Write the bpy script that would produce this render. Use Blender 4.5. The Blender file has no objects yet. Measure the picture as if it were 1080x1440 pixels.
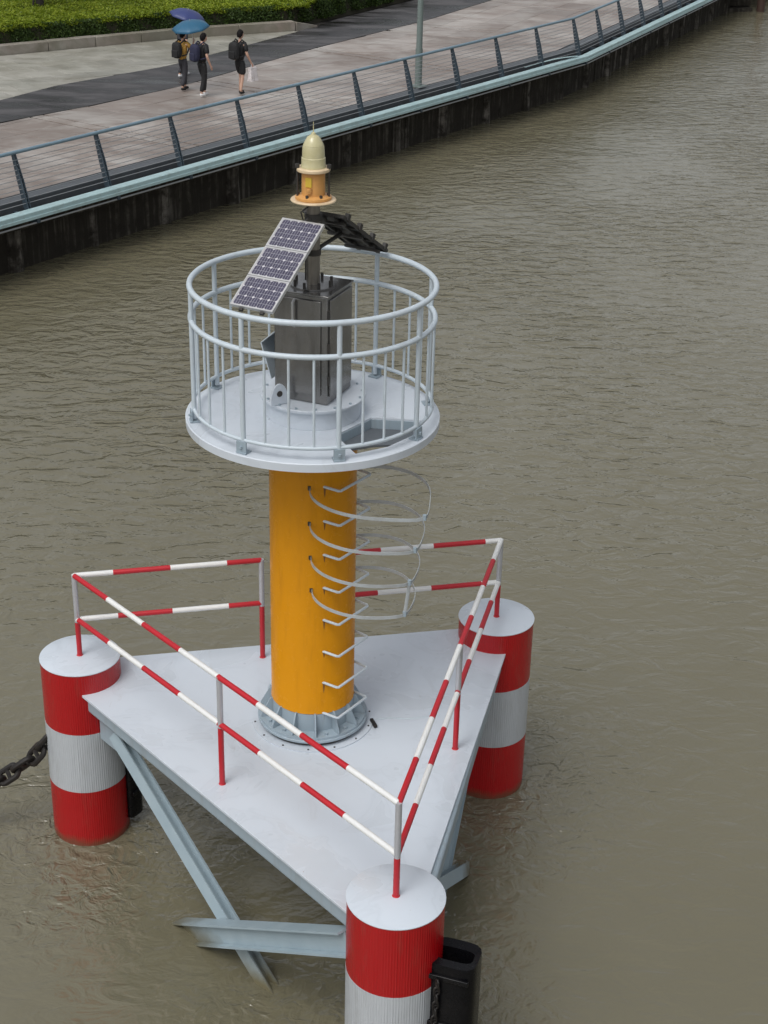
import bpy, bmesh, math, random
import numpy as np
from math import sin, cos, pi, radians, hypot, atan2, sqrt
from mathutils import Vector, Matrix
random.seed(7); RNG = np.random.default_rng(7)
S = bpy.context.scene
COL = S.collection

# ------------------------------------------------------------------ camera, sky, sun, exposure
H = 10.569
F_PX = 2199.77; PITCH = 0.4557; ROLL = 0.0235
fw = Vector((0, cos(PITCH), -sin(PITCH))); up0 = Vector((0, sin(PITCH), cos(PITCH))); rt0 = Vector((1, 0, 0))
rt = rt0*cos(ROLL) + up0*sin(ROLL); up = -rt0*sin(ROLL) + up0*cos(ROLL)
cd = bpy.data.cameras.new('camera'); cam = bpy.data.objects.new('camera', cd); COL.objects.link(cam)
M = Matrix(((rt.x, up.x, -fw.x, 0), (rt.y, up.y, -fw.y, 0), (rt.z, up.z, -fw.z, H), (0, 0, 0, 1)))
cam.matrix_world = M
cd.sensor_fit = 'AUTO'; cd.sensor_width = 36; cd.lens = 36*F_PX/1440; cd.clip_start = .1; cd.clip_end = 3000
S.camera = cam

SUN_EL, SUN_AZ = radians(58), radians(215)      # azimuth measured clockwise from +Y
w = bpy.data.worlds.new('World'); S.world = w; w.use_nodes = True
nt = w.node_tree; nt.nodes.clear()
sky = nt.nodes.new('ShaderNodeTexSky'); sky.sky_type = 'NISHITA'; sky.sun_disc = False
sky.sun_elevation = SUN_EL; sky.sun_rotation = SUN_AZ; sky.air_density = 1.0; sky.dust_density = 4.0; sky.ozone_density = 1.0
hs = nt.nodes.new('ShaderNodeHueSaturation'); hs.inputs['Saturation'].default_value = .22
bg = nt.nodes.new('ShaderNodeBackground'); bg.inputs['Strength'].default_value = .12
wo = nt.nodes.new('ShaderNodeOutputWorld')
nt.links.new(sky.outputs[0], hs.inputs['Color']); nt.links.new(hs.outputs[0], bg.inputs['Color']); nt.links.new(bg.outputs[0], wo.inputs[0])
sl = bpy.data.lights.new('sun', 'SUN'); sl.energy = .9; sl.angle = radians(30); sl.color = (1, .985, .96)
so = bpy.data.objects.new('sun', sl); COL.objects.link(so)
sd = Vector((sin(SUN_AZ)*cos(SUN_EL), cos(SUN_AZ)*cos(SUN_EL), sin(SUN_EL)))
so.rotation_euler = (-sd).to_track_quat('-Z', 'Y').to_euler()
S.view_settings.view_transform = 'Standard'; S.view_settings.look = 'None'
S.view_settings.exposure = 0.26; S.view_settings.gamma = 1; S.view_settings.use_curve_mapping = False

# ------------------------------------------------------------------ materials
class NB:
    """tiny node helper"""
    def __init__(s, name):
        s.m = bpy.data.materials.new(name); s.m.use_nodes = True; s.t = s.m.node_tree
        s.b = s.t.nodes['Principled BSDF']
    def n(s, typ, **kw):
        x = s.t.nodes.new(typ)
        for k, v in kw.items():
            if k.startswith('_'): setattr(x, k[1:], v)
            else: x.inputs[k.replace('__', ' ')].default_value = v
        return x
    def l(s, a, b): s.t.links.new(a, b)
    def noise(s, vec, scale, detail=4, rough=.55, dist=0):
        x = s.n('ShaderNodeTexNoise', Scale=scale, Detail=detail, Roughness=rough, Distortion=dist); s.l(vec, x.inputs['Vector']); return x.outputs[0]
    def mapping(s, vec, sc=(1, 1, 1), rot=(0, 0, 0)):
        x = s.n('ShaderNodeMapping'); x.inputs['Scale'].default_value = sc; x.inputs['Rotation'].default_value = rot; s.l(vec, x.inputs['Vector']); return x.outputs[0]
    def ramp(s, fac, stops):
        x = s.t.nodes.new('ShaderNodeValToRGB'); e = x.color_ramp.elements
        while len(e) < len(stops): e.new(.5)
        for el, (p, c) in zip(e, stops):
            el.position = p; el.color = (*c, 1) if len(c) == 3 else c
        s.l(fac, x.inputs[0]); return x.outputs[0]
    def mix(s, fac, a, b, blend='MIX'):
        x = s.t.nodes.new('ShaderNodeMix'); x.data_type = 'RGBA'; x.blend_type = blend
        for sock, v in ((x.inputs[0], fac), (x.inputs[6], a), (x.inputs[7], b)):
            if hasattr(v, 'links'): s.l(v, sock)
            else: sock.default_value = v if isinstance(v, (int, float)) else (*v[:3], 1)
        return x.outputs[2]
    def math(s, op, a, b=0, c=None, clamp=False):
        x = s.t.nodes.new('ShaderNodeMath'); x.operation = op; x.use_clamp = clamp
        for sock, v in zip(x.inputs, (a, b, c)):
            if v is None: continue
            if hasattr(v, 'links'): s.l(v, sock)
            else: sock.default_value = v
        return x.outputs[0]
    def bump(s, h, strength=.3, dist=.01, normal=None):
        x = s.n('ShaderNodeBump', Strength=strength, Distance=dist); s.l(h, x.inputs['Height'])
        if normal is not None: s.l(normal, x.inputs['Normal'])
        return x.outputs[0]
    def obj(s): return s.t.nodes.new('ShaderNodeTexCoord').outputs['Object']
    def pos(s): return s.t.nodes.new('ShaderNodeNewGeometry').outputs['Position']

def grey(v): return (v, v, v)
def mul(c, k): return tuple(x*k for x in c)

def paint(name, c, rough=.45, var=.12, scale=3, dirt=None, dirt_amt=.25, bump=.15, metallic=0, spec=.5, streak=False):
    b = NB(name); p = b.pos()
    n1 = b.noise(p, scale, 5)
    col = b.mix(n1, mul(c, 1-var), mul(c, 1+var))
    if dirt is not None:
        v = b.mapping(p, (1, 1, .12)) if streak else p
        n2 = b.noise(v, 9 if streak else 4.5, 8, .7)
        f = b.ramp(n2, [(.50, grey(0)), (.78, grey(1))]); f = b.math('MULTIPLY', f, dirt_amt)
        col = b.mix(f, col, dirt)
    b.l(col, b.b.inputs['Base Color'])
    r = b.math('MULTIPLY_ADD', b.noise(p, 14, 4), .25, rough-.12); b.l(r, b.b.inputs['Roughness'])
    b.b.inputs['Metallic'].default_value = metallic; b.b.inputs['Specular IOR Level'].default_value = spec
    b.l(b.bump(b.noise(p, 35, 4), bump, .003), b.b.inputs['Normal'])
    return b.m

def deckpaint(name, c):
    """weathered marine paint: dried puddle rings, scuffs, rust specks, damp patches"""
    b = NB(name); p = b.pos()
    n1 = b.noise(p, 1.1, 4); pud = b.noise(p, 1.7, 3, .5, .8); fine = b.noise(p, 22, 5, .7); spk = b.noise(p, 38, 2)
    col = b.mix(n1, mul(c, .93), mul(c, 1.05))
    ring = b.ramp(pud, [(.50, grey(0)), (.535, grey(1)), (.56, grey(0))])
    col = b.mix(b.math('MULTIPLY', b.math('MULTIPLY', ring, fine), .28), col, mul(c, .62))
    col = b.mix(b.math('MULTIPLY', b.ramp(pud, [(.53, grey(0)), (.66, grey(1))]), .2), col, (.40, .43, .45))
    scf = b.noise(b.mapping(p, (3, .5, 1), (0, 0, .7)), 4, 8, .75)
    col = b.mix(b.math('MULTIPLY', b.ramp(scf, [(.62, grey(0)), (.72, grey(1))]), .35), col, (.34, .33, .32))
    col = b.mix(b.math('MULTIPLY', b.ramp(spk, [(.76, grey(0)), (.80, grey(1))]), .55), col, (.22, .12, .07))
    b.l(col, b.b.inputs['Base Color'])
    b.l(b.ramp(pud, [(.45, grey(.52)), (.62, grey(.24))]), b.b.inputs['Roughness'])
    b.l(b.bump(b.math('ADD', fine, b.math('MULTIPLY', n1, 4)), .12, .004), b.b.inputs['Normal'])
    return b.m

def ribbed(name, c, centre_list, rough=.24):
    """retro-reflective film with fine vertical ribs, wrapped round a pontoon"""
    b = NB(name); o = b.obj()
    sx = b.n('ShaderNodeSeparateXYZ'); b.l(o, sx.inputs[0])
    a = b.math('ARCTAN2', sx.outputs[1], sx.outputs[0])
    ribs = b.math('SINE', b.math('MULTIPLY', a, 110))
    an = b.n('ShaderNodeCombineXYZ'); b.l(b.math('MULTIPLY', a, 7), an.inputs[0]); b.l(b.math('MULTIPLY', sx.outputs[2], .35), an.inputs[1])
    wob = b.noise(an.outputs[0], 3.0, 5, .65)
    big = b.noise(o, 2.2, 4)
    col = b.mix(wob, mul(c, .8), mul(c, 1.15)); col = b.mix(big, mul(c, .9), col)
    grime = b.noise(b.mapping(o, (1, 1, .25)), 6, 7, .7)
    gf = b.math('MULTIPLY', b.ramp(grime, [(.55, grey(0)), (.85, grey(1))]), .35)
    col = b.mix(gf, col, (.12, .10, .07))
    tz = b.math('MULTIPLY_ADD', b.noise(o, 5, 5, .65), .16, sx.outputs[2])
    col = b.mix(b.math('MULTIPLY', b.ramp(tz, [(.10, grey(1)), (.20, grey(0))]), .7), col, (.10, .075, .04))
    b.l(col, b.b.inputs['Base Color']); b.b.inputs['Roughness'].default_value = rough
    hgt = b.math('ADD', b.math('MULTIPLY', ribs, b.math('MULTIPLY', b.ramp(wob, [(.35, grey(0)), (.6, grey(1))]), .5)), b.math('MULTIPLY', wob, 2.0))
    b.l(b.bump(hgt, .9, .004), b.b.inputs['Normal'])
    return b.m

WHITE_STEEL = (.57, .615, .69)
MT = {}
MT['deck'] = deckpaint('deck_paint', (.55, .605, .665))
MT['grey'] = paint('grey_paint', (.30, .37, .42), .45, .10, 2.5, (.20, .17, .13), .35, .2, streak=True)
MT['rail'] = paint('pale_rail_paint', (.50, .57, .62), .4, .10, 6, (.28, .24, .2), .3, .15)
MT['platform'] = deckpaint('platform_paint', (.57, .62, .675))
MT['yellow'] = paint('yellow_paint', (.60, .245, .002), .24, .06, 2.0, (.26, .09, .004), .4, .10, spec=.35, streak=True)
MT['red_tube'] = paint('red_tube_paint', (.46, .012, .022), .4, .12, 6, (.2, .02, .02), .2, .1)
MT['white_tube'] = paint('white_tube_paint', (.72, .73, .72), .4, .06, 6, (.4, .38, .33), .2, .1)
MT['silver'] = paint('silver_paint', (.50, .51, .54), .35, .12, 8, None, 0, .1, metallic=.35)
MT['red_film'] = ribbed('red_reflective_film', (.42, .003, .006), None)
MT['white_film'] = ribbed('white_reflective_film', (.50, .53, .56), None, .26)
MT['steel'] = paint('stainless_steel', (.24, .235, .23), .22, .3, 5, (.05, .045, .04), .6, .2, metallic=.85, streak=True)
MT['pole'] = paint('weathered_pole_steel', (.26, .24, .21), .38, .25, 9, (.07, .05, .035), .75, .25, metallic=.7, streak=True)
MT['dark'] = paint('dark_steel', (.035, .033, .03), .55, .3, 9, (.10, .06, .04), .3, .3)
MT['rubber'] = paint('black_rubber', (.004, .004, .005), .28, .3, 4, (.02, .017, .017), .4, .5, spec=.2)
MT['chain'] = paint('rusty_chain_iron', (.009, .007, .006), .6, .4, 14, (.05, .03, .018), .6, .6)
MT['orange'] = paint('lantern_orange', (.62, .32, .10), .42, .12, 12, (.35, .17, .05), .4, .2)
MT['cream'] = paint('lantern_cream', (.66, .52, .34), .45, .12, 10, (.35, .25, .14), .45, .2)
MT['alu'] = paint('aluminium_frame', (.62, .62, .62), .35, .08, 8, (.3, .28, .26), .25, .1, metallic=.6)
MT['backsheet'] = paint('solar_backsheet', (.58, .57, .60), .25, .05, 8, None, 0, .05)
MT['cell'] = paint('solar_cell_glass', (.062, .058, .095), .16, .25, 10, (.16, .15, .17), .3, .05)
MT['busbar'] = paint('busbar_silver', (.50, .50, .54), .3, .05, 8)
MT['teal_beam'] = paint('pale_teal_paint', (.36, .50, .515), .45, .13, 2.2, (.16, .15, .12), .5, .2)
MT['fence_post'] = paint('slate_blue_steel', (.045, .066, .085), .45, .15, 4, (.02, .02, .02), .3, .2)
MT['handrail'] = paint('blue_grey_handrail', (.17, .255, .315), .4, .12, 3, (.1, .09, .08), .3, .15)
MT['wire'] = paint('steel_wire', (.33, .34, .35), .4, .1, 4, None, 0, .1, metallic=.3)
MT['coping'] = paint('slate_coping', (.085, .095, .105), .6, .2, 3, (.04, .04, .035), .5, .3)
MT['lamp_post'] = paint('grey_green_lamp_post', (.16, .20, .19), .45, .1, 3, (.1, .09, .08), .3, .15)
MT['timber'] = paint('dark_brown_pile', (.05, .026, .018), .7, .3, 6, (.02, .018, .015), .5, .4)
MT['bark'] = paint('wet_dark_bark', (.022, .018, .014), .8, .3, 9, (.06, .06, .05), .4, .6)
MT['skin'] = paint('skin', (.55, .34, .25), .5, .05)
MT['hair'] = paint('black_hair', (.006, .005, .005), .75, .2, spec=.2)
MT['bag_white'] = paint('white_plastic_bag', (.66, .62, .62), .4, .15, 12)
def cloth(name, c): return paint(name, c, .8, .2, 14, None, 0, .4)
MT['black_cloth'] = cloth('black_cloth', (.012, .012, .013))
MT['navy_cloth'] = cloth('navy_cloth', (.018, .02, .05))
MT['charcoal_cloth'] = cloth('charcoal_cloth', (.035, .035, .042))
MT['mustard_cloth'] = cloth('mustard_cloth', (.42, .24, .05))
MT['white_shoe'] = cloth('white_shoe', (.72, .72, .72))
MT['teal_cloth'] = paint('teal_umbrella_cloth', (.02, .105, .19), .45, .12, 6)
MT['purple_cloth'] = paint('indigo_umbrella_cloth', (.035, .05, .16), .45, .12, 6)

def m_lens():
    b = NB('lantern_lens'); p = b.pos()
    col = b.mix(b.noise(p, 14, 4), (.58, .52, .26), (.74, .70, .46))
    b.l(col, b.b.inputs['Base Color']); b.b.inputs['Roughness'].default_value = .22
    b.b.inputs['Transmission Weight'].default_value = .25; b.b.inputs['IOR'].default_value = 1.45
    b.b.inputs['Coat Weight'].default_value = .3
    return b.m
MT['lens'] = m_lens()

def m_brace():
    """grey brace, mud stained where the river wets it"""
    b = NB('wet_brace_paint'); p = b.pos()
    sx = b.n('ShaderNodeSeparateXYZ'); b.l(p, sx.inputs[0])
    n = b.noise(p, 5, 5)
    z = b.math('MULTIPLY_ADD', n, .25, sx.outputs[2])
    f = b.ramp(z, [(.12, grey(1)), (.42, grey(0))])
    col = b.mix(n, (.25, .33, .38), (.36, .44, .48))
    col = b.mix(f, col, (.13, .115, .065))
    b.l(col, b.b.inputs['Base Color']); b.b.inputs['Roughness'].default_value = .42
    b.l(b.bump(b.noise(p, 30, 4), .2, .003), b.b.inputs['Normal'])
    return b.m
MT['brace'] = m_brace()

PONTOONS = [(-3.085, 13.734), (.172, 10.108), (1.244, 14.729)]

def m_water():
    b = NB('river_water'); p = b.pos()
    sx = b.n('ShaderNodeSeparateXYZ'); b.l(p, sx.inputs[0])
    big = b.noise(b.mapping(p, (.5, .22, 1), (0, 0, radians(20))), .35, 4, .55, .6)
    silt = b.noise(b.mapping(p, (1, .6, 1), (0, 0, .5)), .9, 6, .62, 1.6)
    col = b.mix(big, (.098, .087, .048), (.192, .180, .128))
    col = b.mix(b.math('MULTIPLY', silt, .5), col, (.150, .136, .088))
    b.l(col, b.b.inputs['Base Color'])
    b.b.inputs['Roughness'].default_value = .07; b.b.inputs['IOR'].default_value = 1.68
    # wind ripples of several sizes, crossing each other, in gusty patches
    n1 = b.noise(b.mapping(p, (.8, 1.35, 1), (0, 0, radians(-24))), 2.6, 3, .5, .8)
    n2 = b.noise(b.mapping(p, (.8, 1.3, 1), (0, 0, radians(22))), 5.5, 3, .5, .9)
    n4 = b.noise(b.mapping(p, (.9, 1.2, 1), (0, 0, radians(-5))), 13, 2, .5, .5)
    n3 = b.noise(b.mapping(p, (.5, .8, 1), (0, 0, .3)), .5, 2, .5, .3)
    patch = b.ramp(b.noise(b.mapping(p, (.35, .22, 1), (0, 0, .25)), .55, 4, .6, .5), [(.34, grey(.32)), (.64, grey(1))])
    far = b.n('ShaderNodeMapRange', **{'From Min': 11, 'From Max': 26, 'To Min': .38, 'To Max': 1.0}); b.l(sx.outputs[1], far.inputs['Value'])
    lft = b.n('ShaderNodeMapRange', **{'From Min': -3, 'From Max': 7, 'To Min': 1.05, 'To Max': .65}); b.l(sx.outputs[0], lft.inputs['Value'])
    amp = b.math('MULTIPLY', b.math('MULTIPLY', patch, far.outputs[0]), lft.outputs[0])
    def ridge(n):   # sharpened crests
        return b.math('SUBTRACT', 1, b.math('MULTIPLY', b.math('ABSOLUTE', b.math('SUBTRACT', n, .5)), 2.6))
    h = b.math('MULTIPLY', b.math('MULTIPLY', n1, 1.0), .145)
    h = b.math('MULTIPLY_ADD', ridge(n2), .005, h)
    h = b.math('MULTIPLY_ADD', n4, .012, h)
    h = b.math('MULTIPLY', h, b.math('MULTIPLY', amp, .88))
    h = b.math('MULTIPLY_ADD', n3, .07, h)
    # eddies trailing from each pontoon
    for (cx, cy) in PONTOONS:
        dx = b.math('SUBTRACT', sx.outputs[0], cx); dy = b.math('SUBTRACT', sx.outputs[1], cy+.0)
        d = b.math('SQRT', b.math('ADD', b.math('MULTIPLY', dx, dx), b.math('MULTIPLY', dy, dy)))
        fall = b.n('ShaderNodeMapRange', **{'From Min': .3, 'From Max': 2.9, 'To Min': 1, 'To Max': 0}); b.l(d, fall.inputs['Value'])
        fal = b.math('POWER', fall.outputs[0], 1.4)
        wn = b.noise(p, 2.2, 3, .5, 1.2)
        ring = b.math('SINE', b.math('MULTIPLY_ADD', wn, 22, b.math('MULTIPLY', d, 20)))
        chop = b.noise(p, 5.5, 3, .5, 1.2)
        msk = b.ramp(b.noise(p, 1.1, 2), [(.42, grey(0)), (.6, grey(1))])
        h = b.math('MULTIPLY_ADD', b.math('MULTIPLY', b.math('MULTIPLY', ring, fal), msk), .012, h)
        h = b.math('MULTIPLY_ADD', b.math('MULTIPLY', chop, fal), .07, h)
    bm = b.n('ShaderNodeBump', Strength=1.0, Distance=1.0); b.l(h, bm.inputs['Height'])
    b.l(bm.outputs[0], b.b.inputs['Normal'])
    return b.m
MT['water'] = m_water()

def m_stone(name, a, c, rot, stain=(.2, .12, .09), wet=.45):
    b = NB(name); p = b.pos()
    oi = b.t.nodes.new('ShaderNodeObjectInfo')
    n1 = b.noise(p, .55, 4); n2 = b.noise(b.mapping(p, (.6, 1.4, 1), (0, 0, rot)), 1.1, 7, .68, .9)
    col = b.mix(b.ramp(n1, [(.35, grey(0)), (.65, grey(1))]), a, c)
    col = b.mix(b.math('MULTIPLY', b.ramp(n2, [(.42, grey(0)), (.68, grey(1))]), .85), col, stain)
    n5 = b.noise(p, .33, 5, .6, .5)
    col = b.mix(b.math('MULTIPLY', b.ramp(n5, [(.46, grey(0)), (.58, grey(1))]), .6), col, mul(stain, .85))
    rnd = b.math('MULTIPLY_ADD', oi.outputs['Random'], .24, .88)
    mx = b.t.nodes.new('ShaderNodeVectorMath'); mx.operation = 'SCALE'; b.l(col, mx.inputs[0]); b.l(rnd, mx.inputs['Scale'])
    b.l(mx.outputs[0], b.b.inputs['Base Color'])
    b.l(b.math('MULTIPLY_ADD', n1, .5, wet-.25), b.b.inputs['Roughness'])
    b.l(b.bump(b.noise(p, 30, 5), .25, .005), b.b.inputs['Normal'])
    return b.m
RU = atan2(.8254, .5646)
MT['pave_pink'] = m_stone('pink_grey_paving', (.315, .28, .255), (.37, .35, .325), -RU, (.185, .14, .115))
MT['pave_pale'] = m_stone('pale_grey_paving', (.30, .295, .255), (.365, .355, .315), -RU+.3, (.20, .19, .15))
MT['kerb'] = m_stone('kerb_granite', (.24, .19, .165), (.30, .29, .25), 0, (.15, .14, .10), .7)
MT['joint'] = paint('joint_mortar', (.03, .026, .022), .8, .2, 5)

def m_asphalt():
    b = NB('damp_asphalt'); p = b.pos()
    n = b.noise(b.mapping(p, (.5, 1.6, 1), (0, 0, -RU)), .8, 6, .6, .3)
    col = b.ramp(n, [(.40, (.010, .009, .009)), (.5, (.030, .028, .029)), (.61, (.078, .076, .078))])
    b.l(col, b.b.inputs['Base Color']); b.l(b.ramp(n, [(.38, grey(.22)), (.62, grey(.7))]), b.b.inputs['Roughness'])
    b.l(b.bump(b.noise(p, 60, 3), .5, .006), b.b.inputs['Normal'])
    return b.m
MT['asphalt'] = m_asphalt()

def m_wall(name, base, light, amt):
    b = NB(name); p = b.pos()
    st = b.noise(b.mapping(p, (2.2, 2.2, .12)), 2.6, 7, .68)
    bl = b.noise(p, 2.5, 6, .65)
    lo_, hi_ = (.40, .60) if amt > .8 else (.50, .66)
    f = b.math('MULTIPLY', b.ramp(st, [(lo_, grey(0)), (hi_, grey(1))]), amt)
    f = b.math('MULTIPLY', f, b.ramp(bl, [(.40, grey(.05)), (.60, grey(1))]))
    col = b.mix(bl, mul(base, .6), mul(base, 1.4)); col = b.mix(f, col, light)
    b.l(col, b.b.inputs['Base Color']); b.b.inputs['Roughness'].default_value = .85; b.b.inputs['Specular IOR Level'].default_value = .15
    b.l(b.bump(b.noise(p, 6, 8, .75), 1.0, .08), b.b.inputs['Normal'])
    return b.m
MT['wall'] = m_wall('wet_dark_river_wall', (.034, .030, .024), (.17, .155, .13), .75)
MT['pier'] = m_wall('stained_pier_concrete', (.034, .030, .024), (.26, .24, .21), .9)

def m_leaf(name, a, c, d):
    b = NB(name); g = b.t.nodes.new('ShaderNodeNewGeometry')
    r = g.outputs['Random Per Island']
    col = b.ramp(r, [(0, a), (.5, c), (1, d)])
    p = g.outputs['Position']; n = b.noise(p, .9, 4)
    col = b.mix(b.ramp(n, [(.35, grey(0)), (.7, grey(1))]), b.mix(.5, col, a), col)
    b.l(col, b.b.inputs['Base Color']); b.b.inputs['Roughness'].default_value = .5
    b.b.inputs['Specular IOR Level'].default_value = .3
    tr = b.n('ShaderNodeBsdfTranslucent'); b.l(col, tr.inputs['Color'])
    mx = b.n('ShaderNodeMixShader', Fac=.35); b.l(b.b.outputs[0], mx.inputs[1]); b.l(tr.outputs[0], mx.inputs[2])
    b.l(mx.outputs[0], b.t.nodes['Material Output'].inputs[0])
    return b.m
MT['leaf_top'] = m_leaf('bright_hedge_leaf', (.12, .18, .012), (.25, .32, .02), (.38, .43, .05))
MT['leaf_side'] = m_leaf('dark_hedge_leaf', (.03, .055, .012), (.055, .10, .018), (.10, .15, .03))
MT['leaf_tree'] = m_leaf('tree_leaf', (.035, .06, .012), (.06, .10, .02), (.09, .13, .03))
MT['hatch'] = paint('hatch_shade_grey', (.12, .135, .15), .5, .2, 4)  # darker than the plain grey paint: shade of the recess put into the colour
MT['hoop'] = paint('weathered_hoop_steel', (.38, .41, .42), .45, .2, 8, (.2, .16, .12), .4, .2)
MT['rust'] = paint('rust_run', (.17, .065, .012), .6, .3, 20)
MT['hedge_shade'] = paint('hedge_inner_shade', (.035, .032, .018), .9, .3, 3)  # filler block under the leaves, the hedge's inner shade put into its colour

# ------------------------------------------------------------------ mesh helpers
class MB:
    def __init__(s): s.v = []; s.f = []; s.mi = []; s.sm = []
    def add(s, vs, fs, mi=0, smooth=False):
        o = len(s.v); s.v += [tuple(v) for v in vs]; s.f += [tuple(i+o for i in f) for f in fs]
        s.mi += [mi]*len(fs); s.sm += [smooth]*len(fs); return s
    def box(s, c, d, rz=0, mi=0, M=None):
        x, y, z = (k/2 for k in d); vs = []
        for a in (-x, x):
            for b_ in (-y, y):
                for c_ in (-z, z):
                    v = Vector((a, b_, c_))
                    v = (M @ v) if M is not None else Vector((a*cos(rz)-b_*sin(rz), a*sin(rz)+b_*cos(rz), c_))
                    vs.append(v + Vector(c))
        return s.add(vs, [(0, 1, 3, 2), (4, 6, 7, 5), (0, 4, 5, 1), (2, 3, 7, 6), (0, 2, 6, 4), (1, 5, 7, 3)], mi)
    def lathe(s, c, prof, n=48, mi=0, a0=0, a1=2*pi, cap=True, smooth=True, mis=None):
        """prof: list of (r,z) from bottom to top"""
        full = abs(a1-a0) > 2*pi-1e-6; m = n if full else n+1
        o = len(s.v)
        for r, z in prof:
            for i in range(m):
                a = a0+(a1-a0)*i/n; s.v.append((c[0]+r*cos(a), c[1]+r*sin(a), c[2]+z))
        for k in range(len(prof)-1):
            for i in range(n if full else n):
                j = (i+1) % m
                s.f.append((o+k*m+i, o+k*m+j, o+(k+1)*m+j, o+(k+1)*m+i)); s.mi.append(mis[k] if mis else mi); s.sm.append(smooth)
        if cap and full:
            s.f.append(tuple(o+i for i in reversed(range(m)))); s.mi.append(mi); s.sm.append(False)
            q = o+(len(prof)-1)*m; s.f.append(tuple(q+i for i in range(m))); s.mi.append(mis[-1] if mis else mi); s.sm.append(False)
        return s
    def tube(s, pts, r, n=10, closed=False, mi=0, mis=None, cap=True, flat=None):
        P = [Vector(p) for p in pts]; N = len(P); o = len(s.v); prev = None
        for i, p in enumerate(P):
            a = P[(i-1) % N] if (closed or i > 0) else P[i]; b = P[(i+1) % N] if (closed or i < N-1) else P[i]
            t = (b-a).normalized()
            if prev is None:
                ref = Vector((0, 0, 1)) if abs(t.z) < .95 else Vector((0, 1, 0))
                u = t.cross(ref).normalized()
            else: u = (prev - t*prev.dot(t)).normalized()
            prev = u; w_ = u.cross(t)
            rr = r[i] if isinstance(r, (list, tuple)) else r
            for k in range(n):
                a_ = 2*pi*k/n; s.v.append(tuple(p + u*rr*cos(a_) + w_*(rr if flat is None else flat)*sin(a_)))
        for i in range(N if closed else N-1):
            j = (i+1) % N
            for k in range(n):
                l = (k+1) % n; s.f.append((o+i*n+k, o+i*n+l, o+j*n+l, o+j*n+k)); s.mi.append(mis[i] if mis else mi); s.sm.append(n > 4)
        if cap and not closed:
            s.f.append(tuple(o+k for k in range(n))); s.mi.append(mis[0] if mis else mi); s.sm.append(False)
            s.f.append(tuple(o+(N-1)*n+k for k in reversed(range(n)))); s.mi.append(mis[-1] if mis else mi); s.sm.append(False)
        return s
    def prism(s, poly, z0, z1, mi=0):
        n = len(poly)
        ar = sum(poly[i][0]*poly[(i+1) % n][1]-poly[(i+1) % n][0]*poly[i][1] for i in range(n))
        if ar < 0: poly = poly[::-1]
        vs = [(x, y, z0) for x, y in poly]+[(x, y, z1) for x, y in poly]
        fs = [tuple(reversed(range(n))), tuple(range(n, 2*n))]+[(i, (i+1) % n, n+(i+1) % n, n+i) for i in range(n)]
        return s.add(vs, fs, mi)
    def mesh(s, name, mats, org=(0, 0, 0)):
        me = bpy.data.meshes.new(name)
        me.from_pydata([(v[0]-org[0], v[1]-org[1], v[2]-org[2]) for v in s.v], [], s.f)
        if not isinstance(mats, (list, tuple)): mats = [mats]
        for m in mats: me.materials.append(m)
        me.polygons.foreach_set('material_index', s.mi); me.polygons.foreach_set('use_smooth', s.sm)
        me.validate(); me.update(); me.set_sharp_from_angle(angle=radians(38)); return me
    def part(s, name, mats, parent, bevel=0, kind=None, loc=None):
        """part in world coordinates: its mesh is stored relative to the root thing (or its own loc)"""
        root = parent
        while root.parent: root = root.parent
        org = Vector(root.location)
        me = s.mesh(name, mats, org if loc is None else loc)
        o = bpy.data.objects.new(name, me); COL.objects.link(o); o.parent = parent
        if loc is not None: o.location = Vector(loc)-org
        if bevel: bev(o, bevel)
        if kind: o['kind'] = kind
        return o
    def obj(s, name, mats, org=(0, 0, 0), bevel=0):
        o = bpy.data.objects.new(name, s.mesh(name, mats, org)); COL.objects.link(o); o.location = org
        if bevel: bev(o, bevel)
        return o
def bev(o, wd):
    m = o.modifiers.new('bevel', 'BEVEL'); m.width = wd; m.segments = 2; m.limit_method = 'ANGLE'; m.angle_limit = radians(40)
def tag(o, label=None, cat=None, group=None, kind=None):
    if label: o['label'] = label
    if cat: o['category'] = cat
    if group: o['group'] = group
    if kind: o['kind'] = kind
    return o
def thing(name, loc, label, cat, group=None):
    o = bpy.data.objects.new(name, None); COL.objects.link(o); o.location = loc; o.empty_display_size = .2
    return tag(o, label, cat, group)
def inst(name, me, parent, loc, rz=0, M=None):
    o = bpy.data.objects.new(name, me); COL.objects.link(o); o.parent = parent
    if M is not None: o.matrix_local = M
    else: o.location = loc; o.rotation_euler = (0, 0, rz)
    return o

# ------------------------------------------------------------------ SETTING: water
wm = MB(); wm.add([(-400, -150, 0), (500, -150, 0), (500, 500, 0), (-400, 500, 0)], [(0, 1, 2, 3)])
tag(wm.obj('water', MT['water']), kind='structure')

# ------------------------------------------------------------------ SETTING: embankment
U1 = Vector((.5646, .8254)); N1 = Vector((-.8254, .5646)); P0 = Vector((-7.778, 32.924)); BEND = Vector((6.117, 53.238))
U2 = Vector((.416, .9094)); N2 = Vector((-.9094, .416))
LSEG1 = (BEND-P0).length; S0 = -24.0; E2 = 75.0
def off(k):
    nb = (N1+N2).normalized(); nb = nb/nb.dot(N1)
    return [P0+U1*S0+N1*k, BEND+nb*k, BEND+U2*E2+N2*k]
def strip(k0, k1, z0, z1, mb=None):
    mb = mb or MB(); a = off(k0); b = off(k1)
    for i in range(2): mb.prism([tuple(a[i]), tuple(a[i+1]), tuple(b[i+1]), tuple(b[i])], z0, z1)
    return mb
def seg_pt(s_):       # distance along the fence line from P0 -> (point, u, n)
    return (P0+U1*s_, U1, N1) if s_ <= LSEG1 else (BEND+U2*(s_-LSEG1), U2, N2)
ZP = 1.57
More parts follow.
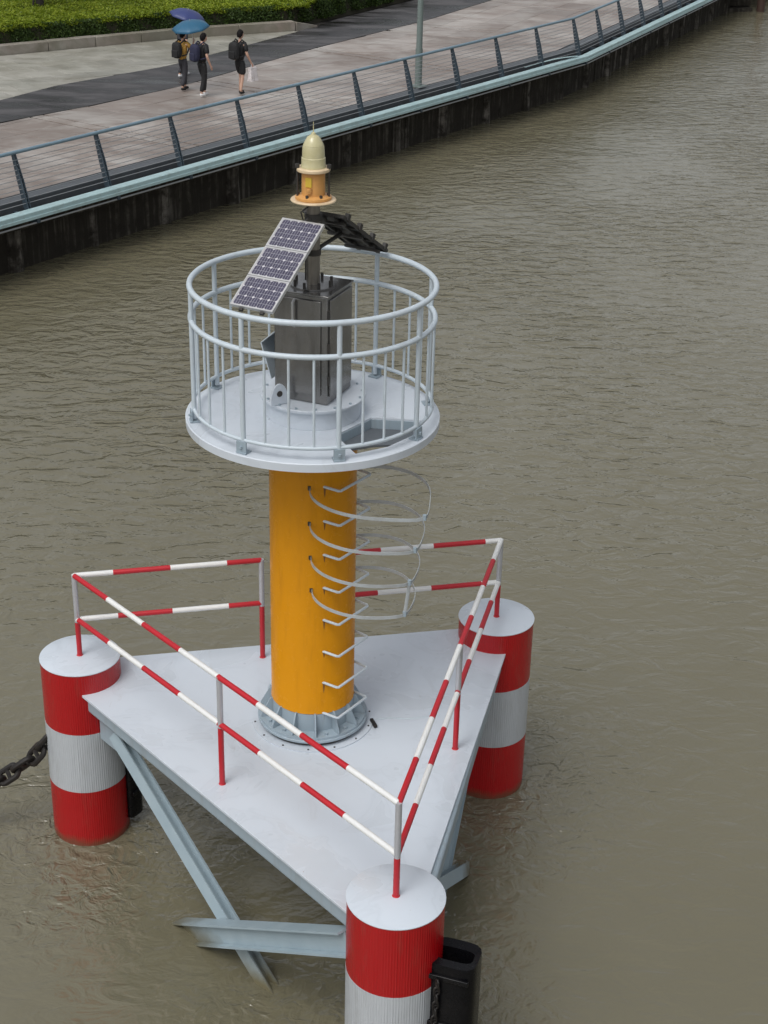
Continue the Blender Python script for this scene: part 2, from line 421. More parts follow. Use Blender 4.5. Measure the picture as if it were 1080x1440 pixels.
# base sheet under all paving, reaching far inland
a = off(.80)
gm = MB(); gm.prism([tuple(a[0]), tuple(a[1]), tuple(a[2]), (a[2].x-300, a[2].y+160), (-400, 400), (-400, 20), (a[0].x-60, a[0].y-20)], .2, ZP-.06)
tag(gm.obj('ground', MT['joint']), kind='structure')
prom = tag(strip(.80, .82, .3, ZP-.004).obj('promenade', MT['coping']), kind='structure')
strip(.45, .798, 1.26, ZP-.03).part('coping_strip', MT['coping'], prom)

UP = [(-26, 17.5), (-13.8, 38.6), (-10.83, 43.53), (-9.71, 45.77), (-6.88, 49.3), (-3.36, 56.17), (-1.99, 59.4), (.8, 64.4), (4.5, 71.0), (14, 89), (26, 112)]
LO = [(-24, 15.5), (-12.9, 36.2), (-10.2, 40.8), (-8.38, 43.0), (-6.25, 46.0), (-2.695, 52.85), (1.14, 59.36), (3.76, 64.77), (6.6, 70.0), (16.5, 88), (28.5, 111)]
am = MB()
for i in range(len(UP)-1):
    am.add([(*LO[i], ZP), (*LO[i+1], ZP), (*UP[i+1], ZP), (*UP[i], ZP)], [(0, 1, 2, 3)])
tag(am.obj('asphalt_path', MT['asphalt']), kind='structure')

def lo_side(x, y):   # signed side of lower asphalt edge: >0 = fence side
    for i in range(len(LO)-1):
        (x0, y0), (x1, y1) = LO[i], LO[i+1]
        if y0 <= y < y1 or (i == 0 and y < y1):
            return x-(x0+(x1-x0)*(y-y0)/(y1-y0))
    return 1
def up_side(x, y):
    for i in range(len(UP)-1):
        (x0, y0), (x1, y1) = UP[i], UP[i+1]
        if y0 <= y < y1 or (i == 0 and y < y1):
            return (x0+(x1-x0)*(y-y0)/(y1-y0))-x
    return 1
KERB = [(-22.5, 42.6), (-12.38, 50.25), (-8.39, 53.3), (-7.2, 54.25), (-3.48, 56.3)]
HEDGE_FRONT = [(-22.7, 42.95), (-12.58, 50.6), (-8.6, 53.65), (-7.4, 54.6), (-3.7, 56.75), (-1.95, 59.75), (.75, 64.7), (4.3, 71.2), (13.8, 89.2)]
def poly_side(P, x, y):   # >0 on the river side (right of travel)
    best = 1e9; sg = 0
    for (x0, y0), (x1, y1) in zip(P[:-1], P[1:]):
        dx, dy = x1-x0, y1-y0; L = hypot(dx, dy); t = max(0, min(1, ((x-x0)*dx+(y-y0)*dy)/L/L))
        d = hypot(x-x0-dx*t, y-y0-dy*t)
        if d < best: best = d; sg = (x-x0)*dy-(y-y0)*dx
    return best if sg > 0 else -best

def clip_poly(poly, inside, steps=1):
    """keep the polygon part where inside()>0 (linear interpolation on the edges)"""
    out = []; n = len(poly); vals = [inside(*p) for p in poly]
    for i in range(n):
        a_, b_ = poly[i], poly[(i+1) % n]; va, vb = vals[i], vals[(i+1) % n]
        if va > 0: out.append(a_)
        if (va > 0) != (vb > 0):
            t = va/(va-vb); out.append((a_[0]+(b_[0]-a_[0])*t, a_[1]+(b_[1]-a_[1])*t))
    return out
# slabs on the river side of the asphalt: bays of 6.5 m closed by a double drain slot
slab_cache = {}
rest = MB()
def slab(poly, mat, dims=None, rz=0, c=None, dz=0):
    if len(poly) < 3: return
    ar = abs(sum(poly[i][0]*poly[(i+1) % len(poly)][1]-poly[(i+1) % len(poly)][0]*poly[i][1] for i in range(len(poly))))/2
    if ar < .03: return
    if dims and abs(ar-dims[0]*dims[1]) < 1e-3:
        key = (mat, round(dims[0], 3), round(dims[1], 3))
        if key not in slab_cache:
            mb = MB(); l, w_ = dims; e = .007
            vs = [(-l/2, -w_/2, -.055), (l/2, -w_/2, -.055), (l/2, w_/2, -.055), (-l/2, w_/2, -.055),
                  (-l/2, -w_/2, -e), (l/2, -w_/2, -e), (l/2, w_/2, -e), (-l/2, w_/2, -e),
                  (-l/2+e, -w_/2+e, 0), (l/2-e, -w_/2+e, 0), (l/2-e, w_/2-e, 0), (-l/2+e, w_/2-e, 0)]
            fs = [(8, 9, 10, 11)]+[(i, (i+1) % 4, 4+(i+1) % 4, 4+i) for i in range(4)]+[(4+i, 4+(i+1) % 4, 8+(i+1) % 4, 8+i) for i in range(4)]
            mb.add(vs, fs); slab_cache[key] = mb.mesh('paving_slab', MT[mat])
        o = inst('paving_slab', slab_cache[key], prom, (c[0], c[1], ZP-.006+dz), rz)
    else:
        cx_ = sum(p[0] for p in poly)/len(poly); cy_ = sum(p[1] for p in poly)/len(poly)
        MB().prism(poly, ZP-.055, ZP-.006+dz).part('paving_slab', MT[mat], prom, loc=(cx_, cy_, 0))
JT = .009
def pave_bays(P, u, n, s0, s1, phase, kmax):
    rz = atan2(u.y, u.x); cols = 4; bay = 6.5; cell = (bay-.5)/cols
    b0 = int(math.floor((s0-phase)/bay)); b1 = int(math.ceil((s1-phase)/bay))
    for bi in range(b0, b1):
        st = phase+bi*bay
        spans = [(st+.07, st+.43)]+[(st+.5+i*cell, st+.5+(i+1)*cell-JT) for i in range(cols)]
        for (a0, a1) in spans:
            if a1 <= s0 or a0 >= s1: continue
            a0c, a1c = max(a0, s0), min(a1, s1)
            k = .83
            while k < kmax:
                k1 = k+1.06
                q = [P+u*a0c+n*k, P+u*a1c+n*k, P+u*a1c+n*(k1-JT), P+u*a0c+n*(k1-JT)]
                c = (q[0]+q[2])/2
                poly = clip_poly([tuple(v) for v in q], lambda x, y: lo_side(x, y)-.03)
                if len(poly) >= 3:
                    slab(poly, 'pave_pink', (a1c-a0c, k1-JT-k), rz, c, random.uniform(-.002, .002))
                k = k1
PH = 6.05-6.5   # slot phase measured from the photograph
pave_bays(P0, U1, N1, -4.5, LSEG1-.9, PH, 9.5)
# second straight, laid in its own bond beyond the kink
pave_bays(BEND, U2, N2, .55, 17.0, 2.2, 9)
mb = MB()
for s0_, s1_, P_, u_, n_, km in ((S0, -4.5, P0, U1, N1, 9), (17.0, E2, BEND, U2, N2, 9)):
    mb.add([(*(P_+u_*s0_+n_*.83), ZP-.008), (*(P_+u_*s1_+n_*.83), ZP-.008), (*(P_+u_*s1_+n_*km), ZP-.008), (*(P_+u_*s0_+n_*km), ZP-.008)], [(0, 1, 2, 3)])
nb_ = (N1+N2).normalized(); nb_ /= nb_.dot(N1)
mb.add([(*(P0+U1*(LSEG1-.9)+N1*.83), ZP-.009), (*(BEND+nb_*.83), ZP-.009), (*(BEND+nb_*9), ZP-.009), (*(P0+U1*(LSEG1-.9)+N1*9), ZP-.009)], [(0, 1, 2, 3)])
mb.add([(*(BEND+nb_*.83), ZP-.009), (*(BEND+U2*.55+N2*.83), ZP-.009), (*(BEND+U2*.55+N2*9), ZP-.009), (*(BEND+nb_*9), ZP-.009)], [(0, 1, 2, 3)])
mb.part('paved_surface', MT['pave_pink'], prom)
# pale paving between asphalt and the planter kerb
d2 = Vector((.795, .607)).normalized(); e2 = Vector((-d2.y, d2.x)); A2 = Vector((-12.4, 50.1))
rz2 = atan2(d2.y, d2.x); l, w_ = 1.1, .75
for i in range(-6, 13):
    for j in range(0, 24):
        c = A2+d2*(i*l+(j % 2)*l/2)-e2*(j*w_+.3)
        q = [c+d2*x-e2*y for x, y in ((-l/2+JT/2, -w_/2+JT/2), (l/2-JT/2, -w_/2+JT/2), (l/2-JT/2, w_/2-JT/2), (-l/2+JT/2, w_/2-JT/2))]
        poly = clip_poly([tuple(v) for v in q], lambda x, y: up_side(x, y)-.03)
        if len(poly) < 3: continue
        poly = clip_poly(poly, lambda x, y: poly_side(KERB, x, y)-.03)
        if len(poly) < 3 or c.x < -17.5: continue
        slab(poly, 'pave_pale', (l-JT, w_-JT), rz2, c, random.uniform(-.003, .003))

# planter kerb of granite blocks
kerb = thing('planter_kerb', (-12.38, 50.25, ZP), 'low granite kerb edging the clipped hedge beside the pale paving', 'kerb')
def along(P, step, gap=.02):
    out = []
    for (x0, y0), (x1, y1) in zip(P[:-1], P[1:]):
        L = hypot(x1-x0, y1-y0); n = max(1, round(L/step)); ux, uy = (x1-x0)/L, (y1-y0)/L
        for i in range(n):
            s_, e_ = L*i/n+gap/2, L*(i+1)/n-gap/2
            out.append(((x0+ux*s_, y0+uy*s_), (x0+ux*e_, y0+uy*e_), (-uy, ux)))
    return out
for (p, q, nn) in along(KERB, 1.85):
    t = .34; h = .30+random.uniform(-.008, .008)
    MB().prism([p, q, (q[0]+nn[0]*t, q[1]+nn[1]*t), (p[0]+nn[0]*t, p[1]+nn[1]*t)], ZP-.05, ZP+h).part('kerb_stone', MT['kerb'], kerb, bevel=.015, loc=(p[0], p[1], ZP))
# end stone sloping down to the asphalt
p = (-3.44, 56.34); q = (-2.75, 57.25); t = .3; L = hypot(q[0]-p[0], q[1]-p[1]); nx, ny = -(q[1]-p[1])/L*t, (q[0]-p[0])/L*t
mb = MB(); mb.add([(*p, ZP-.05), (*q, ZP-.05), (q[0]+nx, q[1]+ny, ZP-.05), (p[0]+nx, p[1]+ny, ZP-.05), (*p, ZP+.29), (*q, ZP+.05), (q[0]+nx, q[1]+ny, ZP+.05), (p[0]+nx, p[1]+ny, ZP+.29)],
       [(3, 2, 1, 0), (4, 5, 6, 7), (0, 1, 5, 4), (1, 2, 6, 5), (2, 3, 7, 6), (3, 0, 4, 7)])
mb.part('kerb_stone', MT['kerb'], kerb, bevel=.015)

# lawn reaching inland behind the hedge
lw = MB(); lw.add([(-400, 62, ZP-.03), (-30, 48, ZP-.03), (-13, 60, ZP-.03), (-4, 67, ZP-.03), (4, 82, ZP-.03), (26, 122, ZP-.03), (60, 200, ZP-.03), (-400, 395, ZP-.03)], [tuple(range(8))])
MT['lawn'] = paint('lawn_grass', (.06, .085, .02), .9, .35, 1.2, (.09, .10, .03), .5, .6)
tag(lw.obj('lawn', MT['lawn']), kind='structure')
# hedge: a mass of leaves
def leaf_mesh(name, pts, nrm, size, mat, jitter=.7):
    N = len(pts); rnd = RNG.normal(size=(N, 3)); d = nrm+rnd*jitter; d /= np.linalg.norm(d, axis=1)[:, None]
    t = np.cross(d, RNG.normal(size=(N, 3))); t /= np.linalg.norm(t, axis=1)[:, None]; b_ = np.cross(d, t)
    s_ = size*RNG.uniform(.6, 1.3, N)[:, None]
    V = np.empty((N, 4, 3)); V[:, 0] = pts-t*s_; V[:, 1] = pts-b_*s_*.45+d*s_*.15; V[:, 2] = pts+t*s_; V[:, 3] = pts+b_*s_*.45+d*s_*.15
    me = bpy.data.meshes.new(name); me.vertices.add(N*4); me.vertices.foreach_set('co', V.reshape(-1))
    me.loops.add(N*4); me.loops.foreach_set('vertex_index', np.arange(N*4)); me.polygons.add(N)
    me.polygons.foreach_set('loop_start', np.arange(N)*4); me.polygons.foreach_set('loop_total', np.full(N, 4))
    me.materials.append(mat); me.update(calc_edges=True); me.validate()
    o = bpy.data.objects.new(name, me); COL.objects.link(o); return o
HZ = 2.38
hp = thing('hedge', (-8, 58, ZP), 'broad clipped bright green hedge filling the planter behind the paving', 'hedge')
def hedge_pts():
    # back edge of the hedge, ~13 m deep
    top = []; side = []; sn = []
    hf = HEDGE_FRONT
    for (x0, y0), (x1, y1) in zip(hf[:-1], hf[1:]):
        L = hypot(x1-x0, y1-y0); ux, uy = (x1-x0)/L, (y1-y0)/L; nx, ny = -uy, ux
        dens = 1500 if y0 < 60 else 700
        if x0 < -18: dens = 1100
        n = int(L*dens*.85); s_ = RNG.uniform(0, L, n); z = RNG.uniform(ZP+.1, HZ, n)
        k = .05+RNG.normal(0, .035, n)+.06*np.sin(s_*5+z*3)+.05*np.sin(s_*1.7)
        side.append(np.stack([x0+ux*s_+nx*k, y0+uy*s_+ny*k, z], 1)); sn.append(np.tile([-nx, -ny, .35], (n, 1)))
        depth = 10.0
        n = int(L*depth*dens*.75); s_ = RNG.uniform(-.3, L+.8, n); k = depth*RNG.uniform(0, 1, n)**1.35
        x = x0+ux*s_+nx*k; y = y0+uy*s_+ny*k
        z = HZ+.035*np.sin(x*2.1+1)*np.sin(y*2.6)+.03*np.sin(x*5.3)*np.sin(y*6.1)+RNG.normal(0, .03, n)-.10*np.exp(-k/.12)
        top.append(np.stack([x, y, z], 1))
    return np.concatenate(top), np.concatenate(side), np.concatenate(sn)
T_, S_, SN_ = hedge_pts()
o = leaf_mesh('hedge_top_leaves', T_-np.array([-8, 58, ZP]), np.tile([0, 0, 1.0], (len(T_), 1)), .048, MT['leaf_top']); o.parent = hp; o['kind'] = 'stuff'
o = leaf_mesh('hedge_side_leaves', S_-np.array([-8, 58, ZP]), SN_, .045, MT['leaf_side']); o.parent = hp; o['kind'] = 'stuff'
mb = MB()
for (x0, y0), (x1, y1) in zip(HEDGE_FRONT[:-1], HEDGE_FRONT[1:]):
    L = hypot(x1-x0, y1-y0); nx, ny = -(y1-y0)/L, (x1-x0)/L
    mb.prism([(x0+nx*.1, y0+ny*.1), (x1+nx*.1, y1+ny*.1), (x1+nx*10.5, y1+ny*10.5), (x0+nx*10.5, y0+ny*10.5)], ZP-.05, HZ-.10-.003*x0/20)
mb.part('hedge_core', MT['hedge_shade'], hp, kind='stuff')

# tree standing in the hedge (only its foot is in view)
tr = thing('garden_tree', (-12.1, 55.3, ZP), 'dark wet tree trunk rising out of the hedge at the far left', 'tree')
MB().tube([(-12.1, 55.3, ZP), (-12.12, 55.32, 2.6), (-12.05, 55.4, 3.8), (-12.15, 55.5, 5.2)], [.17, .135, .115, .07], 12).part('trunk', MT['bark'], tr)
for k in range(5):
    a_ = k*1.3; MB().tube([(-12.08, 55.42, 3.6+k*.3), (-12.08+cos(a_)*.7, 55.42+sin(a_)*.7, 4.6+k*.3), (-12.08+cos(a_)*1.3, 55.42+sin(a_)*1.3, 5.3+k*.35)], [.06, .04, .015], 7).part('limb', MT['bark'], tr)
MB().tube([(-12.42, 55.0, ZP), (-12.2, 55.25, 3.2)], .035, 8).part('support_stake', MT['bark'], tr)
N = 9000; u_ = RNG.normal(size=(N, 3)); u_ /= np.linalg.norm(u_, axis=1)[:, None]
cl = RNG.normal(size=(26, 3))*np.array([.9, .9, .75]); pts = cl[RNG.integers(0, 26, N)]+u_*RNG.uniform(.1, .55, N)[:, None]
o = leaf_mesh('crown', pts+np.array([0, .15, 4.3]), u_, .08, MT['leaf_tree']); o.parent = tr

# ------------------------------------------------------------------ quay wall
qw = thing('quay_wall', (P0.x, P0.y, 0), 'dark wet river wall with stained concrete piers below the teal railing', 'wall')
strip(.56, .799, -2.5, 1.24).part('wall_face', MT['wall'], qw)
strip(.10, .555, 1.04, 1.22).part('ledge', MT['wall'], qw)
SPAN = LSEG1/10
post_s = [LSEG1*i/10 for i in range(-5, 11)]+[LSEG1+2.47*i for i in range(1, 22)]
for i, s_ in enumerate(post_s):
    P, u, n = seg_pt(s_+.0)
    wd = .34+.06*((i*7) % 3-1); rz = atan2(u.y, u.x)
    q0 = P+n*(.62+.03*((i*5) % 4-1.5)); mb = MB()
    mb.lathe((q0.x, q0.y, 0), [(wd*.62, -2.4), (wd*.56, .2), (wd*.5, .55), (wd*.54, 1.035)], 12, smooth=False)
    mb.part('pier', MT['pier'], qw)
# timber/concrete batten strips between piers, irregular
for s_ in (12.4, 14.6, 15.3, 17.0, 20.6, 26.2, 27.0, 28.2, 29.1, 30.5, 31.2, 33.0, 34.5, 36.0, 38.2, 39.9):
    P, u, n = seg_pt(s_); rz = atan2(u.y, u.x); wd = random.uniform(.10, .22); q0 = P+n*.60
    MB().box((q0.x, q0.y, -.3+random.uniform(-.1, .1)), (wd, .14, 2.6), rz).part('pier', MT['pier'], qw, bevel=.015)

# ------------------------------------------------------------------ promenade railing
rl = thing('promenade_railing', (P0.x, P0.y, 1.5), 'long blue grey wire railing with pale teal edge beam along the riverside walk', 'railing')
ZT = 2.63; LEAN = .33
mb = MB(); strip(-.31, -.06, 1.37, 1.50, mb); mb.part('edge_beam', MT['teal_beam'], rl, bevel=.02)
mb = MB(); strip(-.333, -.312, 1.33, 1.40, mb); mb.part('beam_lip', MT['teal_beam'], rl, bevel=.006)
mb = MB(); strip(-.02, .03, 1.28, 1.42, mb); mb.part('inner_beam', MT['fence_post'], rl)
def fence_pt(s_, z):
    P, u, n = seg_pt(s_); k = LEAN*(z-1.5)/(ZT-1.5); return (P.x+n.x*k, P.y+n.y*k, z)
def fence_line(z, dk=0):
    k = LEAN*(z-1.5)/(ZT-1.5)+dk; return [(*v, z) for v in off(k)]
MB().tube(fence_line(ZT), .042, 12).part('handrail', MT['handrail'], rl)
NW = 10
for i in range(NW):
    z = 1.60+i*(ZT-.10-1.60)/(NW-.5)
    MB().tube(fence_line(z, -.01), .0085, 5, cap=False).part('wire', MT['wire'], rl)
pm = None
for i, s_ in enumerate(post_s):
    P, u, n = seg_pt(s_); rz = atan2(u.y, u.x)
    if pm is None:   # one post in local axes: x along the fence, y inland
        mb = MB()
        for dx in (-.032, .032):
            vs = []
            for (y, z, ) in ((-.075, -.12), (.075, -.12), (.085+LEAN*.5, .56), (.035+LEAN, ZT-1.5-.03), (-.035+LEAN, ZT-1.5-.03), (-.055+LEAN*.48, .56)):
                vs += [(dx-.007, y, z), (dx+.007, y, z)]
            nn = 6; fs = [tuple(2*k for k in range(nn)), tuple(2*k+1 for k in reversed(range(nn)))]+[(2*k, 2*k+1, 2*((k+1) % nn)+1, 2*((k+1) % nn)) for k in range(nn)]
            mb.add(vs, fs)
        for j in range(5):
            z = .12+j*.21; k = LEAN*z/(ZT-1.5); mb.tube([(-.05, k, z), (.05, k, z)], .012, 6)
        pm = mb.mesh('post', MT['fence_post'])
        bm_ = MB(); bm_.box((0, .18, -.22), (.09, .95, .12)); bm_.box((0, -.02, -.16), (.16, .14, .05)); brm = bm_.mesh('bracket', MT['fence_post'])
    o = inst('post', pm, rl, (P.x-P0.x, P.y-P0.y, 0), rz)
    inst('bracket', brm, rl, (P.x-P0.x, P.y-P0.y, 0), rz)
# bent loose trim strip hanging on the beam just before the kink
pts = []
for i in range(9):
    t = i/8; P, u, n = seg_pt(LSEG1-3.3+2.9*t); k = .16-.30*t-.05*sin(t*pi); pts.append((P.x+n.x*k, P.y+n.y*k, 1.53+.07*sin(t*pi)))
MB().tube(pts, .045, 6, flat=.012).part('loose_trim', MT['teal_beam'], rl)
# service pipe under the beam
sp = [(*v, 1.23) for v in off(-.26)]
tag(MB().tube(sp, .02, 6).obj('service_pipe', MT['wire']), 'thin pale pipe running under the teal edge beam of the quay', 'pipe')

# ------------------------------------------------------------------ lamp post
lp = thing('lamp_post', (.709, 46.816, ZP), 'tall grey green lamp post standing on the walk behind the railing', 'lamp post')
MB().tube([(.709, 46.816, ZP), (.709, 46.816, ZP+1.1)], .105, 14).part('post_base', MT['lamp_post'], lp)
MB().tube([(.709, 46.816, ZP+1.1), (.709, 46.816, ZP+8)], [.09, .06], 14).part('shaft', MT['lamp_post'], lp)
MB().box((.709, 46.816, ZP+.03), (.38, .38, .04), RU).part('base_plate', MT['lamp_post'], lp)
MB().tube([(.709, 46.816, ZP+7.9), (.2, 47.1, ZP+8.4), (-.5, 47.6, ZP+8.5)], .045, 10).part('arm', MT['lamp_post'], lp)
MB().box((-.8, 47.8, ZP+8.5), (.7, .25, .1), 2.5).part('lamp_head', MT['lamp_post'], lp, bevel=.02)

# ------------------------------------------------------------------ landing stage + pile, far right
ls = thing('landing_stage', (15.4, 75.5, 0), 'dark concrete landing stage stepping out from the far end of the quay wall', 'landing stage')
st_u = Vector((.97, .24))
mb = MB(); mb.prism([(13.6, 72.6), (14.7, 73.6), (14.3, 80), (12.6, 80)], -1, 1.5); mb.part('flank_wall', MT['wall'], ls, bevel=.02)
for i in range(5):
    z = .16+i*.30; mb = MB(); y0 = 74.3+i*.42
    mb.prism([(14.72, y0-.35), (16.25, y0), (16.05, 81), (14.5, 81)], z-.26 if i else -1, z); mb.part('step', MT['wall'], ls, bevel=.02)
pl_ = tag(MB().tube([(16.65, 74.4, -1), (16.62, 74.45, 3.4)], [.19, .17], 14).obj('mooring_pile', MT['timber'], (16.65, 74.4, -1)), 'dark brown mooring pile standing in the water right of the landing stage', 'mooring pile')

# ------------------------------------------------------------------ THE BEACON
ZTOP, ZDK = 2.125, 1.892
PL, PF, PR = PONTOONS
CX, CY = -.659, 13.032
bc = thing('navigation_beacon', (CX, CY, 0), 'red white and yellow light beacon on a triangular white platform carried by three striped pontoons', 'navigation beacon')
ZB1, ZB2 = 1.406, .689
RP = .405
for (x, y) in PONTOONS:
    mb = MB(); mb.lathe((x, y, 0), [(RP, -1.6), (RP, -.02), (RP, ZB2)], 72); o = mb.part('pontoon', MT['red_film'], bc, loc=(x, y, 0))
    mb = MB(); mb.lathe((x, y, 0), [(RP-.006, ZB2+.001), (RP+.0015, ZB2+.002), (RP+.0015, ZB1-.002), (RP-.006, ZB1-.001)], 72, cap=False); mb.part('white_band', MT['white_film'], o, ).location = (0, 0, 0)
    c_ = o.children[0]; c_.data.transform(Matrix.Translation((CX-x, CY-y, 0)))
    mb = MB(); mb.lathe((x, y, 0), [(RP, ZB1), (RP, ZTOP-.012)], 72, cap=True); q_ = mb.part('upper_shell', MT['red_film'], o); q_.data.transform(Matrix.Translation((CX-x, CY-y, 0)))
    mb = MB(); mb.lathe((x, y, 0), [(RP+.005, ZTOP-.011), (RP+.006, ZTOP-.003), (RP+.002, ZTOP)], 72); q_ = mb.part('cap', MT['deck'], o); q_.data.transform(Matrix.Translation((CX-x, CY-y, 0)))
    # inner core behind the band
    mb = MB(); mb.lathe((x, y, 0), [(RP-.02, ZB2-.01), (RP-.02, ZB1+.01)], 24); q_ = mb.part('core', MT['grey'], o); q_.data.transform(Matrix.Translation((CX-x, CY-y, 0)))

def vline(p, q): 
    d = Vector((q[0]-p[0], q[1]-p[1])); L = d.length; return Vector(p), d/L, L
# deck plate: edges run where the photo shows them meeting the pontoons
deckp = [(-3.014, 13.372), (-.228, 10.162), (.541, 10.605), (1.333, 14.341), (.872, 14.844), (-2.784, 14.17)]
# stretch the cut corners into the pontoons so that plate and pontoon weld together
mb = MB()
arcs = []
def arcpts(c, p, q, n=10):      # arc on the pontoon surface between p and q, through the side facing the column
    a0 = atan2(p[1]-c[1], p[0]-c[0]); a1 = atan2(q[1]-c[1], q[0]-c[0]); am_ = atan2(CY-c[1], CX-c[0])
    def unwrap(a, r):
        while a-r > pi: a -= 2*pi
        while a-r < -pi: a += 2*pi
        return a
    a0 = unwrap(a0, am_); a1 = unwrap(a1, am_); r = RP-.004
    return [(c[0]+r*cos(a0+(a1-a0)*i/n), c[1]+r*sin(a0+(a1-a0)*i/n)) for i in range(n+1)]
poly = arcpts(PL, deckp[5], deckp[0])+arcpts(PF, deckp[1], deckp[2])+arcpts(PR, deckp[3], deckp[4])
mb.prism(poly, ZDK-.028, ZDK)
deck = mb.part('deck_plate', MT['deck'], bc, bevel=.003)
# weld seam and small scars on the deck, right of the column base
def hexring(mb, c, r, h, n=6, mi=0):
    mb.lathe(c, [(r, 0), (r, h)], n, mi=mi, smooth=False)
mb = MB(); mb.tube([(CX+.62, CY-.01, ZDK+.001), (CX+.75, CY+.03, ZDK+.002), (CX+.95, CY+.02, ZDK+.001), (CX+1.15, CY+.07, ZDK+.001)], .012, 6, flat=.005)
mb.part('weld_seam', MT['rail'], deck)
MB().box((CX+.605, CY-.10, ZDK+.02), (.035, .14, .03), .35).part('rusty_clip', MT['chain'], deck, bevel=.006)
# perimeter girders under the plate
def Ibeam(mb, a, b, w_, h, tf=.018, tw=.014, upv=None):
    a = Vector(a); b = Vector(b); t = (b-a).normalized(); upv = Vector(upv or (0, 0, 1)); sdv = t.cross(upv).normalized(); upv = sdv.cross(t)
    c = (a+b)/2; L = (b-a).length; R = Matrix((t, sdv, upv)).transposed()
    mb.box(c+upv*(h/2-tf/2), (L, w_, tf), M=R); mb.box(c-upv*(h/2-tf/2), (L, w_, tf), M=R); mb.box(c, (L-.002, tw, h-2*tf-.002), M=R)
edges = [(0, 1, PL, PF), (2, 3, PF, PR), (4, 5, PR, PL)]
cen = Vector((CX, CY))
for i, j, A, B in edges:
    p, q = Vector(deckp[i]), Vector(deckp[j]); d = (q-p).normalized(); nrm = Vector((-d.y, d.x))
    if nrm.dot(cen-p) < 0: nrm = -nrm
    p2, q2 = p+nrm*.085+d*.03, q+nrm*.085-d*.03
    mb = MB(); cc_ = (p2+q2)/2; mb.box((cc_.x, cc_.y, ZDK-.03-.095), ((q2-p2).length, .11, .185), atan2(d.y, d.x)); mb.part('girder', MT['grey'], bc, bevel=.03)
    # crossed braces between the pontoons
    A_, B_ = Vector(A), Vector(B); dd = (B_-A_).normalized(); L = (B_-A_).length; n2 = -nrm*.05
    def PT(s_, z, o_=0): return (A_.x+dd.x*s_+n2.x*(1+o_), A_.y+dd.y*s_+n2.y*(1+o_), z)
    bo = 2.9 if A is PL else -2.6
    mb = MB(); Ibeam(mb, PT(.72, 1.56), PT(L-.45, -.80), .13, .13, .02, .016, upv=(-nrm.x, -nrm.y, .35)); mb.part('brace', MT['brace'], bc)
    mb = MB(); Ibeam(mb, PT(L-.36, 1.50, bo), PT(.72, -.86, bo), .14, .23, .02, .016, upv=(0, 0, 1)); mb.part('brace', MT['brace'], bc)
    mb = MB()
    for s_ in (.42, ):
        c0 = PT(s_+.2, 1.50); mb.box((c0[0], c0[1], 1.52), (.42, .02, .36), atan2(dd.y, dd.x))
    mb.part('gusset_plate', MT['grey'], bc)

# column
mb = MB(); mb.lathe((CX, CY, 0), [(.60, ZDK+.001), (.60, ZDK+.012)], 64); mb.part('base_ring', MT['deck'], bc)
mb = MB(); mb.lathe((CX, CY, 0), [(.50, ZDK+.012), (.50, ZDK+.055)], 64); mb.part('gap_shade_ring', MT['dark'], bc)  # gap below the flange, its shade put in as a dark ring
mb = MB(); mb.lathe((CX, CY, 0), [(.535, ZDK+.055), (.54, ZDK+.06), (.54, ZDK+.08), (.535, ZDK+.085)], 64); mb.lathe((CX, CY, 0), [(.525, ZDK+.085), (.525, ZDK+.11)], 64)
fl = mb.part('base_flange', MT['grey'], bc)
mb = MB(); mb.lathe((CX, CY, 0), [(.405, ZDK+.11), (.405, 2.195)], 64, cap=False); mb.part('column_foot', MT['grey'], bc)
colm = MB().lathe((CX, CY, 0), [(.408, 2.20), (.404, 2.206), (.404, 5.06)], 80).part('column', MT['yellow'], bc)
gm_ = MB(); 
for k in range(14):
    a_ = radians(-90+6+k*360/14); c, s_ = cos(a_), sin(a_); tx, ty = -s_*.007, c*.007
    vs = []
    for r, z in ((.397, ZDK+.112), (.522, ZDK+.112), (.522, ZDK+.14), (.43, 2.205), (.397, 2.205)):
        vs += [(CX+c*r+tx, CY+s_*r+ty, z), (CX+c*r-tx, CY+s_*r-ty, z)]
    n = 5; MB().add(vs, [tuple(2*k_ for k_ in range(n)), tuple(2*k_+1 for k_ in reversed(range(n)))]+[(2*k_, 2*k_+1, 2*((k_+1) % n)+1, 2*((k_+1) % n)) for k_ in range(n)]).part('stiffener', MT['grey'], fl)
    a_ += pi/14; hexring(gm_, (CX+cos(a_)*.475, CY+sin(a_)*.475, ZDK+.11), .017, .022)
gm_.part('flange_bolts', MT['grey'], fl, kind='stuff')
gm_ = MB()
for k in range(14):
    a_ = k*2*pi/14+.2; hexring(gm_, (CX+cos(a_)*.572, CY+sin(a_)*.572, ZDK+.012), .009, .008)
gm_.part('deck_bolts', MT['dark'], fl, kind='stuff')
# lifting hook on the far side of the column foot
MB().tube([(CX-.44, CY+.25, ZDK+.0), (CX-.455, CY+.25, ZDK+.16), (CX-.43, CY+.24, ZDK+.24), (CX-.40, CY+.16, ZDK+.26)], .014, 8).part('side_handle', MT['rail'], bc)

